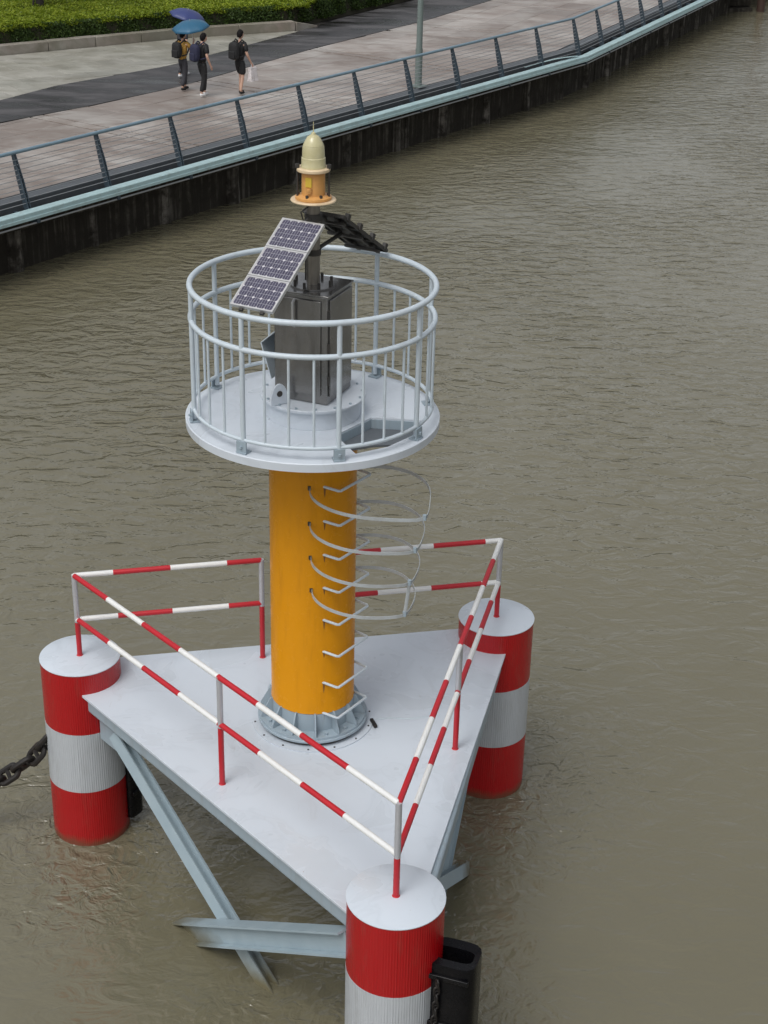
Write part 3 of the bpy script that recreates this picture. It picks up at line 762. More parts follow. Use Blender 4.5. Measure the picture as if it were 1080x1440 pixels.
# ladder: rungs and safety hoops
PHI = radians(55); e = Vector((sin(PHI), -cos(PHI))); tt = Vector((cos(PHI), sin(PHI)))
C2 = Vector((CX, CY))
for k in range(8):
    z = 4.605-.343*k
    pts = []
    for so_, to_ in ((.30, -.245), (.47, -.235), (.485, -.222), (.485, .222), (.47, .235), (.30, .245)):
        q = C2+e*so_+tt*to_; pts.append((q.x, q.y, z+.0))
    o = MB().tube(pts, .0125, 8).part('rung', MT['rail'], bc)
for k, (zz, rr, dst, az) in enumerate(((4.60, .535, .69, 50), (4.245, .515, .665, 50), (3.90, .495, .65, 50), (3.56, .475, .635, 50))):
    az = radians(az); ee = Vector((sin(az), -cos(az))); hc = C2+ee*dst
    pts = []; a0 = atan2(ee.y, ee.x)
    # start/end where the hoop meets the column
    x_ = (dst*dst+rr*rr-.396**2)/(2*dst*rr); lim = pi-math.acos(max(-1, min(1, x_)))
    bul = (.30, .20, .17, .15)[k]
    for i in range(49):
        a_ = a0-lim+2*lim*i/48; r2 = rr*(1+bul*math.exp(-abs((a_-a0+.12)/.34)**1.5)); pts.append((hc.x+r2*cos(a_), hc.y+r2*sin(a_), zz+.012*sin(a_*2)))
    kc = min(range(49), key=lambda i: abs(a0-lim+2*lim*i/48-a0+.12))
    # flat bar: taller than thick
    mb = MB(); P_ = [Vector(p_) for p_ in pts]; vs = []; fs = []
    for i, p_ in enumerate(P_):
        rad = Vector((p_.x-hc.x, p_.y-hc.y, 0)).normalized()*.0035
        for dz, sg in ((-.015, -1), (-.015, 1), (.015, 1), (.015, -1)): vs.append(p_+rad*sg+Vector((0, 0, dz)))
    for i in range(48):
        for q_ in range(4): fs.append((4*i+q_, 4*i+(q_+1) % 4, 4*i+4+(q_+1) % 4, 4*i+4+q_))
    mb.add(vs, fs, smooth=False); ho = mb.part('safety_hoop', MT['hoop'], bc)
    MB().box((pts[0][0], pts[0][1], zz), (.045, .02, .04), az).part('wall_clamp', MT['dark'], ho); mbc = MB(); hexring(mbc, (pts[kc][0], pts[kc][1], zz-.025), .018, .05); mbc.part('clamp', MT['grey'], ho)
    if k == 0: hoop_end = []
    hoop_end.append(Vector(pts[kc]))
mb = MB(); mb.tube([tuple(v) for v in hoop_end[2:]], .016, 6, flat=.005); mb.part('hoop_strap', MT['hoop'], bc)

def stain(u_az, z, wd, ln, parent):
    r = .4046; mb = MB(); n = 6; vs = []; fs = []
    for i in range(n+1):
        t = i/n; w2 = wd*(1-t)**.7*.5/r; vs += [(CX+r*cos(u_az-w2), CY+r*sin(u_az-w2), z-ln*t), (CX+r*cos(u_az+w2), CY+r*sin(u_az+w2), z-ln*t)]
    for i in range(n): fs.append((2*i, 2*i+1, 2*i+3, 2*i+2))
    mb.add(vs, fs); mb.part('rust_run', MT['rust'], parent)
for k in range(8):
    z = 4.605-.343*k
    for sg in (-1, 1):
        az_ = atan2(e.y, e.x)+sg*radians(37); stain(az_, z-.006, .022, .05+.07*random.random(), colm)
# gallery platform with hatch
ZG = 5.165; RG = 1.136
hatch = [(-.437, 12.522), (-.134, 12.941), (.36, 12.90), (.235, 12.56), (.02, 12.30), (-.253, 12.136)]
bmh = bmesh.new()
ring = [bmh.verts.new((CX+RG*cos(2*pi*i/96), CY+RG*sin(2*pi*i/96), 0)) for i in range(96)]
inner = [bmh.verts.new((x, y, 0)) for x, y in hatch]
ed = [bmh.edges.new((ring[i], ring[(i+1) % 96])) for i in range(96)]+[bmh.edges.new((inner[i], inner[(i+1) % len(inner)])) for i in range(len(inner))]
bmesh.ops.triangle_fill(bmh, use_beauty=True, use_dissolve=False, edges=ed)
# triangle_fill may also fill the hatch: drop faces whose centre is inside it
def inpoly(x, y, P):
    c = False; n = len(P)
    for i in range(n):
        x0, y0 = P[i]; x1, y1 = P[(i+1) % n]
        if (y0 > y) != (y1 > y) and x < (x1-x0)*(y-y0)/(y1-y0)+x0: c = not c
    return c
bmesh.ops.delete(bmh, geom=[f for f in bmh.faces if inpoly(*f.calc_center_median().xy, hatch)], context='FACES')
ext = bmesh.ops.extrude_face_region(bmh, geom=bmh.faces[:])
bmesh.ops.translate(bmh, verts=[v for v in ext['geom'] if isinstance(v, bmesh.types.BMVert)], vec=(0, 0, -.018))
bmesh.ops.recalc_face_normals(bmh, faces=bmh.faces)
bmesh.ops.translate(bmh, verts=bmh.verts, vec=(-CX, -CY, ZG))
me = bpy.data.meshes.new('platform'); bmh.to_mesh(me); bmh.free(); me.materials.append(MT['platform'])
plat = bpy.data.objects.new('platform', me); COL.objects.link(plat); plat.parent = bc
mb = MB(); mb.lathe((CX, CY, 0), [(RG-.012, ZG-.075), (RG+.004, ZG-.075), (RG+.006, ZG-.004), (RG-.004, ZG+.003), (RG-.012, ZG+.001), (RG-.012, ZG-.075)], 96, cap=False); mb.part('rim', MT['platform'], plat)
mb = MB()
for k in range(8):
    a_ = k*pi/4+.3; c0 = (CX+cos(a_)*.76, CY+sin(a_)*.76, ZG-.055); 
    if k != 7: mb.box(c0, (.70, .012, .07), a_)
mb.part('underside_ribs', MT['grey'], plat)
mb = MB(); mb.lathe((CX, CY, 0), [(.43, 5.04), (.43, 5.075), (.40, 5.08)], 64); mb.part('top_flange', MT['grey'], bc)
mb = MB()
for i in range(len(hatch)):
    a_, b_ = Vector(hatch[i]), Vector(hatch[(i+1) % len(hatch)]); d = (b_-a_); mb.box(((a_.x+b_.x)/2, (a_.y+b_.y)/2, ZG-.07), (d.length, .010, .105), atan2(d.y, d.x))
mb.part('hatch_coaming', MT['grey'], plat)
mb = MB(); cxh = sum(p[0] for p in hatch)/6; cyh = sum(p[1] for p in hatch)/6
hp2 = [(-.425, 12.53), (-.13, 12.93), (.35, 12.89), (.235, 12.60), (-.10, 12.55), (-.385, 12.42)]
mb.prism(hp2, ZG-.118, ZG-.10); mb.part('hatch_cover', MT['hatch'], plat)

# gallery railing
ZR3, ZR2, ZR1, RR = 6.377, 6.088, 5.279, 1.068
def ringpts(z, r, n=96): return [(CX+r*cos(2*pi*i/n), CY+r*sin(2*pi*i/n), z) for i in range(n)]
MB().tube(ringpts(ZR3, RR), .026, 12, closed=True).part('ring_rail', MT['rail'], bc)
MB().tube(ringpts(ZR2, RR), .024, 12, closed=True).part('ring_rail', MT['rail'], bc)
MB().tube(ringpts(ZR1, RR), .018, 10, closed=True).part('ring_rail', MT['rail'], bc)
bal = MB().tube([(0, 0, ZR1), (0, 0, ZR2)], .0115, 8).mesh('baluster', MT['rail'])
for k in range(32):
    a_ = radians(-90+14.5+k*11.25); x, y = CX+RR*cos(a_), CY+RR*sin(a_)
    if k % 4 == 0:
        mb = MB(); rz = a_
        mb.tube([(x, y, ZG+.03), (x, y, ZR3)], .022, 10); gp = mb.part('gallery_post', MT['rail'], bc)
        mb = MB(); xo, yo = CX+(RR+.028)*cos(a_), CY+(RR+.028)*sin(a_)
        mb.box((xo, yo, ZG+.055), (.012, .10, .105), rz); mb.box((x+.0*cos(a_), y, ZG+.008), (.09, .10, .012), rz); hexring(mb, (xo+.012*cos(a_), yo+.012*sin(a_), ZG+.05), .014, .02)
        mb.part('foot_bracket', MT['grey'], gp)
    else: inst('baluster', bal, bc, (x-CX, y-CY, 0))

# drum, cabinet
MB().lathe((CX, CY, 0), [(.425, ZG+.001), (.425, 5.335)], 64, cap=False).part('drum', MT['platform'], bc)
MB().lathe((CX, CY, 0), [(.468, 5.336), (.47, 5.34), (.47, 5.36), (.466, 5.364)], 64).part('drum_lid', MT['platform'], bc)
gm_ = MB()
for k in range(16):
    a_ = k*pi/8+.1; hexring(gm_, (CX+cos(a_)*.44, CY+sin(a_)*.44, 5.364), .012, .014)
gm_.part('drum_bolts', MT['grey'], bc, kind='stuff')
rc = radians(-22.3); hb = .255
cab = MB().box((CX, CY, 5.858), (2*hb, 2*hb, .98), rc).part('cabinet', MT['steel'], bc, bevel=.008)
def cl_(x, y, z): return (CX+x*cos(rc)-y*sin(rc), CY+x*sin(rc)+y*cos(rc), z)
MB().box(cl_(-.02, -hb-.009, 5.88), (.43, .016, .86), rc).part('door', MT['steel'], cab, bevel=.004)
MB().box(cl_(hb+.009, 0, 5.88), (.016, .45, .88), rc).part('side_door', MT['steel'], cab, bevel=.004)
MB().box(cl_(0, 0, 6.356), (.535, .535, .014), rc).part('lid', MT['steel'], cab, bevel=.003)
mb = MB(); 
for z in (6.2, 5.9, 5.6): MB().tube([cl_(hb+.014, -hb-.01, z-.04), cl_(hb+.014, -hb-.01, z+.04)], .012, 8).part('hinge', MT['dark'], cab)
mb = MB(); mb.tube([cl_(-.05, -hb-.02, 6.30), cl_(-.05, -hb-.055, 6.28), cl_(-.05, -hb-.055, 6.08), cl_(-.05, -hb-.02, 6.06)], .012, 8); mb.part('handle', MT['alu'], cab)
# hood on the left flank, open at its front
hd = MB(); th_ = .008
prof = [(-hb-.002, 5.98), (-hb-.20, 5.80), (-hb-.10, 5.47), (-hb-.002, 5.47)]
def plate(mb, P3, nrm, t):
    n = len(P3); N_ = Vector(nrm)*t; vs = [Vector(p) for p in P3]+[Vector(p)+N_ for p in P3]
    mb.add(vs, [tuple(reversed(range(n))), tuple(range(n, 2*n))]+[(i, (i+1) % n, n+(i+1) % n, n+i) for i in range(n)])
for a_, b_ in ((0, 1), (1, 2)):
    pa, pb = prof[a_], prof[b_]
    q = [cl_(pa[0], -.13, pa[1]), cl_(pb[0], -.13, pb[1]), cl_(pb[0], .13, pb[1]), cl_(pa[0], .13, pa[1])]
    nv = (Vector(q[1])-Vector(q[0])).cross(Vector(q[2])-Vector(q[1])).normalized(); plate(hd, q, nv, th_)
plate(hd, [cl_(x, .13, z) for x, z in prof], Vector(cl_(0, 1, 0))-Vector(cl_(0, 0, 0)), th_)
hd.part('side_hood', MT['rail'], cab)
# lifting lug standing on the drum
lg = MB(); c0 = Vector((CX-.28, CY-.33)); nv = Vector((.55, -.83)); tv = Vector((.83, .55)); vs = []; nn = 14
for sgn in (-1, 1):
    for i in range(nn):
        a_ = pi*i/(nn-1); vs.append((c0.x+tv.x*.085*cos(a_)+nv.x*.009*sgn, c0.y+tv.y*.085*cos(a_)+nv.y*.009*sgn, 5.37+.19*sin(a_)**.8 if sin(a_) > 1e-6 else 5.37))
lg.add(vs, [tuple(range(nn)), tuple(reversed(range(nn, 2*nn)))]+[(i, nn+i, nn+(i+1) % nn, (i+1) % nn) for i in range(nn)])
lug = lg.part('lifting_lug', MT['platform'], bc)
MB().tube([(c0.x-nv.x*.0, c0.y, 5.47), (c0.x+nv.x*.0125, c0.y+nv.y*.0125, 5.47)], .028, 12).part('lug_hole', MT['dark'], lug)

# mast, bracket, lantern
mast = MB().lathe((CX, CY, 0), [(.058, 6.365), (.058, 7.10)], 28).part('mast', MT['pole'], bc)
mb = MB(); mb.lathe((CX, CY, 0), [(.20, 6.364), (.20, 6.376)], 40); mb.part('mast_flange', MT['steel'], mast)
gm_ = MB()
for k in range(8): a_ = k*pi/4+.35; hexring(gm_, (CX+cos(a_)*.165, CY+sin(a_)*.165, 6.375), .013, .045)
gm_.part('mast_bolts', MT['dark'], mast, kind='stuff')
lan = MB().lathe((CX, CY, 0), [(.05, 7.085), (.19, 7.10), (.195, 7.108), (.19, 7.116)], 44).part('lantern', MT['cream'], bc)
MB().lathe((CX, CY, 0), [(.150, 7.117), (.155, 7.122), (.155, 7.14), (.13, 7.150), (.101, 7.156), (.099, 7.345), (.135, 7.352)], 44).part('lantern_body', MT['orange'], lan)
MB().lathe((CX, CY, 0), [(.138, 7.353), (.144, 7.36), (.144, 7.378), (.138, 7.384), (.10, 7.386)], 44).part('clamp_ring', MT['cream'], lan)
MB().lathe((CX, CY, 0), [(.108, 7.386), (.107, 7.40), (.102, 7.41), (.101, 7.465), (.096, 7.470), (.092, 7.555), (.088, 7.567)], 44).part('lens', MT['lens'], lan)
MB().lathe((CX, CY, 0), [(.087, 7.568), (.083, 7.582), (.056, 7.632), (.040, 7.647), (.022, 7.655), (.016, 7.672), (.005, 7.676), (.0025, 7.76)], 36).part('lens_cap', MT['lens'], lan)
mb = MB()
for a_ in (-2.9, -.25, 1.4): 
    x, y = CX+cos(a_)*.137, CY+sin(a_)*.137; mb.tube([(x, y, 7.13), (x, y, 7.42)], .009, 6); hexring(mb, (x, y, 7.385), .02, .03)
for a_ in (-1.95, -1.0, -.1, .9, 2.0, 3.1): hexring(mb, (CX+cos(a_)*.128, CY+sin(a_)*.128, 7.14), .013, .03)
mb.part('clamp_bolts', MT['dark'], lan)
mb = MB(); mb.box((CX-.035, CY-.099, 7.275), (.055, .008, .08), -.35); mb.part('plate', paint('plate_yellow', (.6, .42, .05), .4), lan)
mb = MB(); mb.lathe((CX-.03, CY-.10, 7.205), [(.026, 0), (.026, .02)], 16); mb.tube([(CX-.03, CY-.09, 7.205), (CX-.033, CY-.118, 7.205)], .022, 14); mb.part('cable_gland', MT['orange'], lan)

# solar panels: three modules each, 180 degrees apart
def solar(az, tilt, label):
    a_ = radians(az); o = Vector((cos(a_), sin(a_), 0)); sx_ = Vector((sin(a_), -cos(a_), 0)); t = radians(tilt)
    dn = (o*cos(t)+Vector((0, 0, -sin(t)))).normalized(); nr = sx_.cross(dn).normalized()
    if nr.z < 0: nr = -nr
    top = Vector((CX, CY, 6.962))+o*.165
    R = Matrix((sx_, dn, nr)).transposed(); W_, L_ = .405, 1.0
    root = MB(); 
    for sg in (-1, 1): root.box(top+dn*(L_/2)+sx_*sg*.10-nr*.030, (.035, L_+.04, .022), M=R)
    for q in (.12, .5, .88): root.box(top+dn*q-nr*.052, (W_-.05, .035, .02), M=R)
    root.tube([Vector((CX, CY, 6.95))+o*.05, top+dn*.05-nr*.045], .03, 8)
    root.tube([Vector((CX, CY, 6.66))+o*.05, top+dn*.42-nr*.06], .018, 8)
    if az > 0:
        for q in (.10, .36, .64, .93):
            for sg in (-1, 1): root.box(top+dn*q+sx_*sg*(W_/2-.01)+nr*.012, (.035, .05, .06), M=R)
    pnl = root.part('solar_panel', MT['dark'], bc, kind=None); tag(pnl, label)
    ml = L_/3
    for m in range(3):
        c = top+dn*(ml*(m+.5)); T4 = Matrix.Translation(c-Vector((CX, CY, 0)))@R.to_4x4()
        if 'mod' not in MT_MESH:
            fr = MB(); w2, l2, fwid, hh = W_/2, ml/2-.003, .014, .03
            for (cx_, cy_, dx, dy) in ((-w2+fwid/2, 0, fwid, 2*l2), (w2-fwid/2, 0, fwid, 2*l2), (0, -l2+fwid/2, 2*w2-2*fwid, fwid), (0, l2-fwid/2, 2*w2-2*fwid, fwid)):
                fr.box((cx_, cy_, -hh/2+.004), (dx, dy, hh), mi=0)
            fr.box((0, 0, -.006), (2*w2-2*fwid, 2*l2-2*fwid, .008), mi=1)
            for bx_ in (-.1, .1): fr.box((bx_, 0, -.028), (.09, .06, .03), mi=2)
            MT_MESH['mod'] = fr.mesh('solar_module', [MT['alu'], MT['backsheet'], MT['dark']])
            cm = MB(); cw, ch = (W_-.03-.006)/5, (ml-.034)/3; a2, b2, cc = cw/2-.0018, ch/2-.0018, .0115
            P8 = [(-a2+cc, -b2), (a2-cc, -b2), (a2, -b2+cc), (a2, b2-cc), (a2-cc, b2), (-a2+cc, b2), (-a2, b2-cc), (-a2, -b2+cc)]
            cm.prism(P8, 0, .0012, 0)
            for bx_ in (-a2*.34, a2*.34): cm.box((bx_, 0, .0015), (.0016, 2*b2, .0008), mi=1)
            cm.box((0, 0, .0016), (2*a2, .0016, .0008), mi=1)
            MT_MESH['cell'] = cm.mesh('solar_cell', [MT['cell'], MT['busbar']]); MT_MESH['cd'] = (cw, ch)
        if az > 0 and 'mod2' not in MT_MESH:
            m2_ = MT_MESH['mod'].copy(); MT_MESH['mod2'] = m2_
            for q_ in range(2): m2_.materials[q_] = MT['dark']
        mo = bpy.data.objects.new('solar_module', MT_MESH['mod2' if az > 0 else 'mod']); COL.objects.link(mo); mo.parent = pnl; mo.matrix_local = T4
        cw, ch = MT_MESH['cd']
        cells.append((T4, cw, ch, pnl, mo))
    return pnl
MT_MESH = {}; cells = []
p1 = solar(-117, 31.5, 'three module solar panel sloping down to the left of the mast')
p2 = solar(63, 31.5, 'second solar panel seen from its dark underside behind the mast')
for T4, cw, ch, pnl, mo in cells:
    if pnl is p1:
        for i in range(5):
            for j in range(3):
                inst('solar_cell', MT_MESH['cell'], pnl, None, M=T4@Matrix.Translation(((i-2)*cw, (j-1)*ch, -.0015)))
    else:
        mb = MB()
        for i in range(5):
            for j in range(3): mb.box(tuple(T4@Vector(((i-2)*cw, (j-1)*ch, 0))+Vector((CX, CY, 0))), (cw*.9, ch*.9, .002), M=T4.to_3x3())
        mb.part('solar_cells', MT['cell'], pnl)
MB().lathe((CX, CY, 0), [(.075, 6.93), (.075, 6.99)], 20).part('mast_collar', MT['dark'], mast)
MB().lathe((CX, CY, 0), [(.068, 6.63), (.068, 6.68)], 20).part('mast_collar', MT['dark'], mast)
MB().tube([(CX-.02, CY-.06, 7.08), (CX-.10, CY-.09, 7.02), (CX-.07, CY-.07, 6.9), (CX-.063, CY-.03, 6.6), (CX-.065, CY-.03, 6.41)], .007, 6).part('cable', MT['dark'], mast)

# striped guard rails
HP, HM = .924, .421; TR = .027
def pr3(p, q, t, z): return (p[0]+(q[0]-p[0])*t, p[1]+(q[1]-p[1])*t, z)
PXC = {}
def proj(P):
    v = Vector(P)-Vector((0, 0, H)); d = v.dot(fw); return 540+F_PX*v.dot(rt)/d, 720-F_PX*v.dot(up)/d
def rail(a, b, marks, first, axis):
    """marks: colour changes measured along the tube in the photograph, turned into distances along the real tube"""
    ts = []
    for m_ in marks:
        best = min(((abs(proj([a[k]+(b[k]-a[k])*t/800 for k in range(3)])[axis]-m_), t/800) for t in range(801)))
        ts.append(best[1])
    ts = [0]+ts+[1]; pts = []; mis = []; c = first
    for i in range(len(ts)-1):
        if ts[i+1]-ts[i] < 1e-4: c = 1-c; continue
        pts.append([a[k]+(b[k]-a[k])*ts[i] for k in range(3)]); mis.append(c); c = 1-c
    pts.append(list(b))
    # sharp colour edge: separate short tubes butt ended
    mb = MB()
    for i, cc in enumerate(mis): mb.tube([pts[i], pts[i+1]], TR, 12, mi=cc, cap=(i in (0, len(mis)-1)))
    return mb.part('guard_rail', [MT['white_tube'], MT['red_tube']], bc)
zt_, zm_ = ZTOP+HP, ZTOP+HM
tLR = .425
for hgt, mk in ((zt_, (105, 152, 202, 254, 307, 363, 424, 490)), (zm_, (111, 154, 202, 253, 308, 365, 425, 485))):
    rail((*PL, hgt), (*PF, hgt), mk, 0, 0)
rail((*PF, zt_), (*PR, zt_), (1068, 1011, 959, 909, 868, 826, 788.6), 1, 1)
rail((*PF, zm_), (*PR, zm_), (1133, 1077.5, 1025, 976, 930, 886, 847), 1, 1)
rail((*PL, zt_), pr3(PL, PR, tLR, zt_), (159, 239.6, 319), 0, 0)
rail((*PL, zm_), pr3(PL, PR, tLR, zm_), (166, 242.6, 321.5), 0, 0)
rail((*PR, zt_), pr3(PL, PR, .60, zt_), (682, 609, 535), 0, 0)
rail((*PR, zm_), pr3(PL, PR, .60, zm_), (677, 606, 531), 0, 0)
def gpost(x, y, zb):
    mb = MB(); mb.tube([(x, y, zb), (x, y, zm_-.03)], TR, 12, mi=1, cap=False); mb.tube([(x, y, zm_-.03), (x, y, zt_+.01)], TR*1.03, 12, mi=0)
    g_ = mb.part('guard_post', [MT['silver'], MT['red_tube']], bc)
    MB().lathe((x, y, 0), [(.034, zb+.001), (.031, zb+.005), (.0285, zb+.009)], 16).part('weld_collar', MT['red_tube'], g_)
for P_ in PONTOONS: gpost(P_[0], P_[1], ZTOP)
for A, B, t in ((PL, PF, .505), (PF, PR, .53), (PL, PR, tLR), (PL, PR, .60)):
    gpost(A[0]+(B[0]-A[0])*t, A[1]+(B[1]-A[1])*t, ZDK)

# ------------------------------------------------------------------ mooring chain
ch_ = thing('mooring_chain', (-3.46, 13.62, 1.12), 'heavy rusty stud link mooring chain hanging off the left striped pontoon', 'chain')
pts = [Vector((-3.44, 13.62, 1.16)), Vector((-3.62, 13.62, .93)), Vector((-3.84, 13.60, .76)), Vector((-4.03, 13.58, .62)), Vector((-4.25, 13.55, .42)), Vector((-4.45, 13.52, .22)), Vector((-4.62, 13.5, 0)), Vector((-4.75, 13.5, -.25))]
def chain_link(thing_, c, t, roll, L=.31, W=.20, r=.031):
    t = t.normalized(); ref = Vector((0, 0, 1)); sdv = t.cross(ref).normalized(); upv = sdv.cross(t)
    a_ = sdv*cos(roll)+upv*sin(roll); loop = []
    hl = L/2-W/2
    for i in range(20):
        th = 2*pi*i/20; loop.append(c+t*((hl if cos(th) > 0 else -hl)+cos(th)*(W/2-r))+a_*sin(th)*(W/2-r))
    mb = MB(); mb.tube(loop, r, 8, closed=True); mb.tube([c-a_*(W/2-r), c+a_*(W/2-r)], r*.75, 6); mb.part('chain_link', MT['chain'], thing_)
tot = [0]
for p, q in zip(pts[:-1], pts[1:]): tot.append(tot[-1]+(q-p).length)
s_ = .05; k = 0
while s_ < tot[-1]:
    i = max(j for j in range(len(pts)-1) if tot[j] <= s_); t = (s_-tot[i])/(tot[i+1]-tot[i]); c = pts[i].lerp(pts[i+1], t)
    chain_link(ch_, c, pts[i+1]-pts[i], .75 if k % 2 else .75+pi/2); s_ += .20; k += 1
# ------------------------------------------------------------------ black rubber fenders
def fender(cx_, cy_, z0, z1, rz, w_, d_, label):
    t = thing('rubber_fender', (cx_, cy_, z0), label, 'fender', 'black fenders on the pontoons')
    ax = Vector((cos(rz), sin(rz))); ay = Vector((-sin(rz), cos(rz)))
    def W(x, y): v = Vector((cx_, cy_))+ax*x+ay*y; return (v.x, v.y)
    outer = []; inner_ = []
    n = 28
    for i in range(n):
        a_ = 2*pi*i/n; c, s = cos(a_), sin(a_); k = (abs(c)**4+abs(s)**4)**-.25
        outer.append(W(c*k*w_/2, s*k*d_/2)); inner_.append(W(c*k*(w_/2-.05), s*k*(d_/2-.10)))
    vs = [(x, y, z0) for x, y in outer]+[(x, y, z1-.03) for x, y in outer]+[((x*.93+X*.07), (y*.93+Y*.07), z1) for (x, y), (X, Y) in zip(outer, inner_)]+[(x, y, z1-.01) for x, y in inner_]+[(x, y, z0+.3) for x, y in inner_]
    fs = []
    for r_ in range(4):
        for i in range(n): fs.append((r_*n+i, r_*n+(i+1) % n, (r_+1)*n+(i+1) % n, (r_+1)*n+i))
    MB().add(vs, fs, smooth=True).part('fender_body', MT['rubber'], t)
    mb = MB()
    for zz in (z1-.12, z1-.62, z1-1.1):
        if zz > z0+.1: MB().box((*W(0, -d_/2-.006), zz), (w_*.82, .03, .05), rz).part('clamp_bar', MT['rubber'], t, bevel=.008)
    return t
fd = fender(.665, 9.96, .15, 1.66, radians(-18), .43, .36, 'black hollow rubber fender fixed to the right flank of the nearest pontoon')
hc_ = thing('fender_chain', (.50, 9.83, 1.5), 'short bright shackle chain holding the black fender on the nearest pontoon', 'chain')
for k in range(9):
    chain_link(hc_, Vector((.525-.003*k, 9.775-.002*k, 1.50-.075*k)), Vector((.02, 0, -1)), (k % 2)*pi/2+.4, .10, .062, .009)
fender(-2.665, 13.80, .12, 1.05, radians(60), .22, .2, 'black rubber fender half hidden behind the left striped pontoon')

# ------------------------------------------------------------------ people
def skin_obj(name, verts, edges, radii, mat, parent, root=0, sub=1):
    me = bpy.data.meshes.new(name); me.from_pydata([tuple(v) for v in verts], edges, []); me.update()
    o = bpy.data.objects.new(name, me); COL.objects.link(o)
    m = o.modifiers.new('skin', 'SKIN'); m.branch_smoothing = .5
    sv = me.skin_vertices[0].data if me.skin_vertices else None
    if sv is None:
        bm_ = bmesh.new(); bm_.from_mesh(me); bm_.verts.layers.skin.verify(); bm_.to_mesh(me); bm_.free(); sv = me.skin_vertices[0].data
    for i, r in enumerate(radii):
        sv[i].radius = (r, r) if not isinstance(r, tuple) else r; sv[i].use_root = (i == root)
    m2 = o.modifiers.new('sub', 'SUBSURF'); m2.levels = sub; m2.render_levels = sub
    dg = bpy.context.evaluated_depsgraph_get(); ev = o.evaluated_get(dg); nm = bpy.data.meshes.new_from_object(ev)
    o.modifiers.clear(); o.data = nm; nm.materials.clear(); nm.materials.append(mat)
    for p_ in nm.polygons: p_.use_smooth = True
    o.parent = parent; return o
def person(x, y, heading, label, h=1.74, top='black_cloth', legs='charcoal_cloth', shoes='black_cloth', pack='black_cloth', shorts=False, stride=.22, right=None, left=None, head_down=0, longsleeve=False, lift=None):
    """x forward, y left in the person's own frame; arms: list of elbow, wrist"""
    root = thing('person', (x, y, ZP), label, 'person'); root.rotation_euler = (0, 0, heading)
    k = h/1.74; V = lambda *a: Vector(a)*k
    hip, chest, neck = V(0, 0, .93), V(.02, 0, 1.30), V(.03, 0, 1.47)
    head = V(.05+head_down*.04, 0, 1.62-head_down*.03)
    right = right or [V(-.04, -.24, 1.14), V(.06, -.25, .90)]; left = left or [V(.02, .24, 1.14), V(.10, .23, .90)]
    right = [Vector(p) for p in right]; left = [Vector(p) for p in left]
    knees = {1: V(.12+stride*.3, .09, .50), -1: V(.02-stride*.2, -.09, .50)}
    ank = {1: V(stride, .09, .09), -1: V(-stride, -.09, .11)}
    if lift: knees[-1] = V(.06, -.09, .50); ank[-1] = V(*lift)
    # body (one continuous mesh)
    vs = [hip, V(0, 0, 1.10), chest, neck, V(.035, 0, 1.53)]; ed = [(0, 1), (1, 2), (2, 3), (3, 4)]; rd = [.06*k, .055*k, .065*k, .048*k, .05*k]
    def add(v, par, r): vs.append(v); rd.append(r); ed.append((par, len(vs)-1)); return len(vs)-1
    for sgn, arm in ((-1, right), (1, left)):
        s0_ = add(V(.02, sgn*.16, 1.38), 2, .038*k); e0 = add(arm[0], s0_, .042*k); w0 = add(arm[1], e0, .028*k)
        d = (arm[1]-arm[0]).normalized(); pm_ = add(arm[1]+d*.07, w0, (.036*k, .018*k))
        fwd = Vector((1, 0, 0)) if abs(d.x) < .8 else Vector((0, 0, 1))
        for f_, (o_, ln) in enumerate(((-.027, .065), (-.009, .075), (.009, .07), (.027, .055))):
            f1 = add(arm[1]+d*.115+fwd*o_, pm_, .009); add(arm[1]+d*(.115+ln)+fwd*o_*.8-Vector((0, sgn*.02, 0)), f1, .007)
        add(arm[1]+d*.085+fwd*.05, pm_, .009)
        hpj = add(V(0, sgn*.09, .90), 0, .085*k); kn = add(knees[sgn], hpj, .058*k); an = add(ank[sgn], kn, .038*k)
        add(ank[sgn]+V(.11, 0, -.05), an, (.036*k, .028*k))
    body = skin_obj('body', vs, ed, rd, MT['skin'], root)
    # head with nose, ears, eyes
    hb_ = bmesh.new(); bmesh.ops.create_icosphere(hb_, subdivisions=3, radius=1)
    for v in hb_.verts:
        x_, y_, z_ = v.co; fx = .098*(1+.12*(x_ > 0)*(-z_ > 0)*(-z_)); jaw = 1-.28*max(0, -z_)**1.5
        v.co = Vector((x_*.098*jaw+.012*max(0, x_)*(z_ < 0), y_*.077*jaw, z_*.125))
        if x_ > .9 and abs(y_) < .25 and -.35 < z_ < .1: v.co.x += .018
        if abs(y_) > .93 and abs(z_) < .35: v.co.y *= 1.12
    for v in hb_.verts: v.co = v.co*k+head
    me_ = bpy.data.meshes.new('head'); hb_.to_mesh(me_); hb_.free(); me_.materials.append(MT['skin'])
    for p_ in me_.polygons: p_.use_smooth = True
    ho_ = bpy.data.objects.new('head', me_); COL.objects.link(ho_); ho_.parent = root
    mb = MB()
    for sg in (-1, 1): mb.lathe(tuple(head+V(.088, sg*.03, .01)-Vector((0, 0, .008))), [(.004, 0), (.011, .006), (.004, .014)], 8)
    mb.box(tuple(head+V(.094, 0, -.062)), (.01, .045, .008)); q_ = bpy.data.objects.new('face_features', mb.mesh('face_features', MT['hair'])); COL.objects.link(q_); q_.parent = ho_
    hb_ = bmesh.new(); bmesh.ops.create_icosphere(hb_, subdivisions=3, radius=1)
    bmesh.ops.delete(hb_, geom=[v for v in hb_.verts if v.co.z < -.35+.95*max(0, v.co.x)**.8*1.0 and v.co.x > -.45 or v.co.z < -.55], context='VERTS')
    for v in hb_.verts: v.co = Vector((v.co.x*.110-.008, v.co.y*.089, v.co.z*.138+.006))*k*(1+.03*random.random())+head
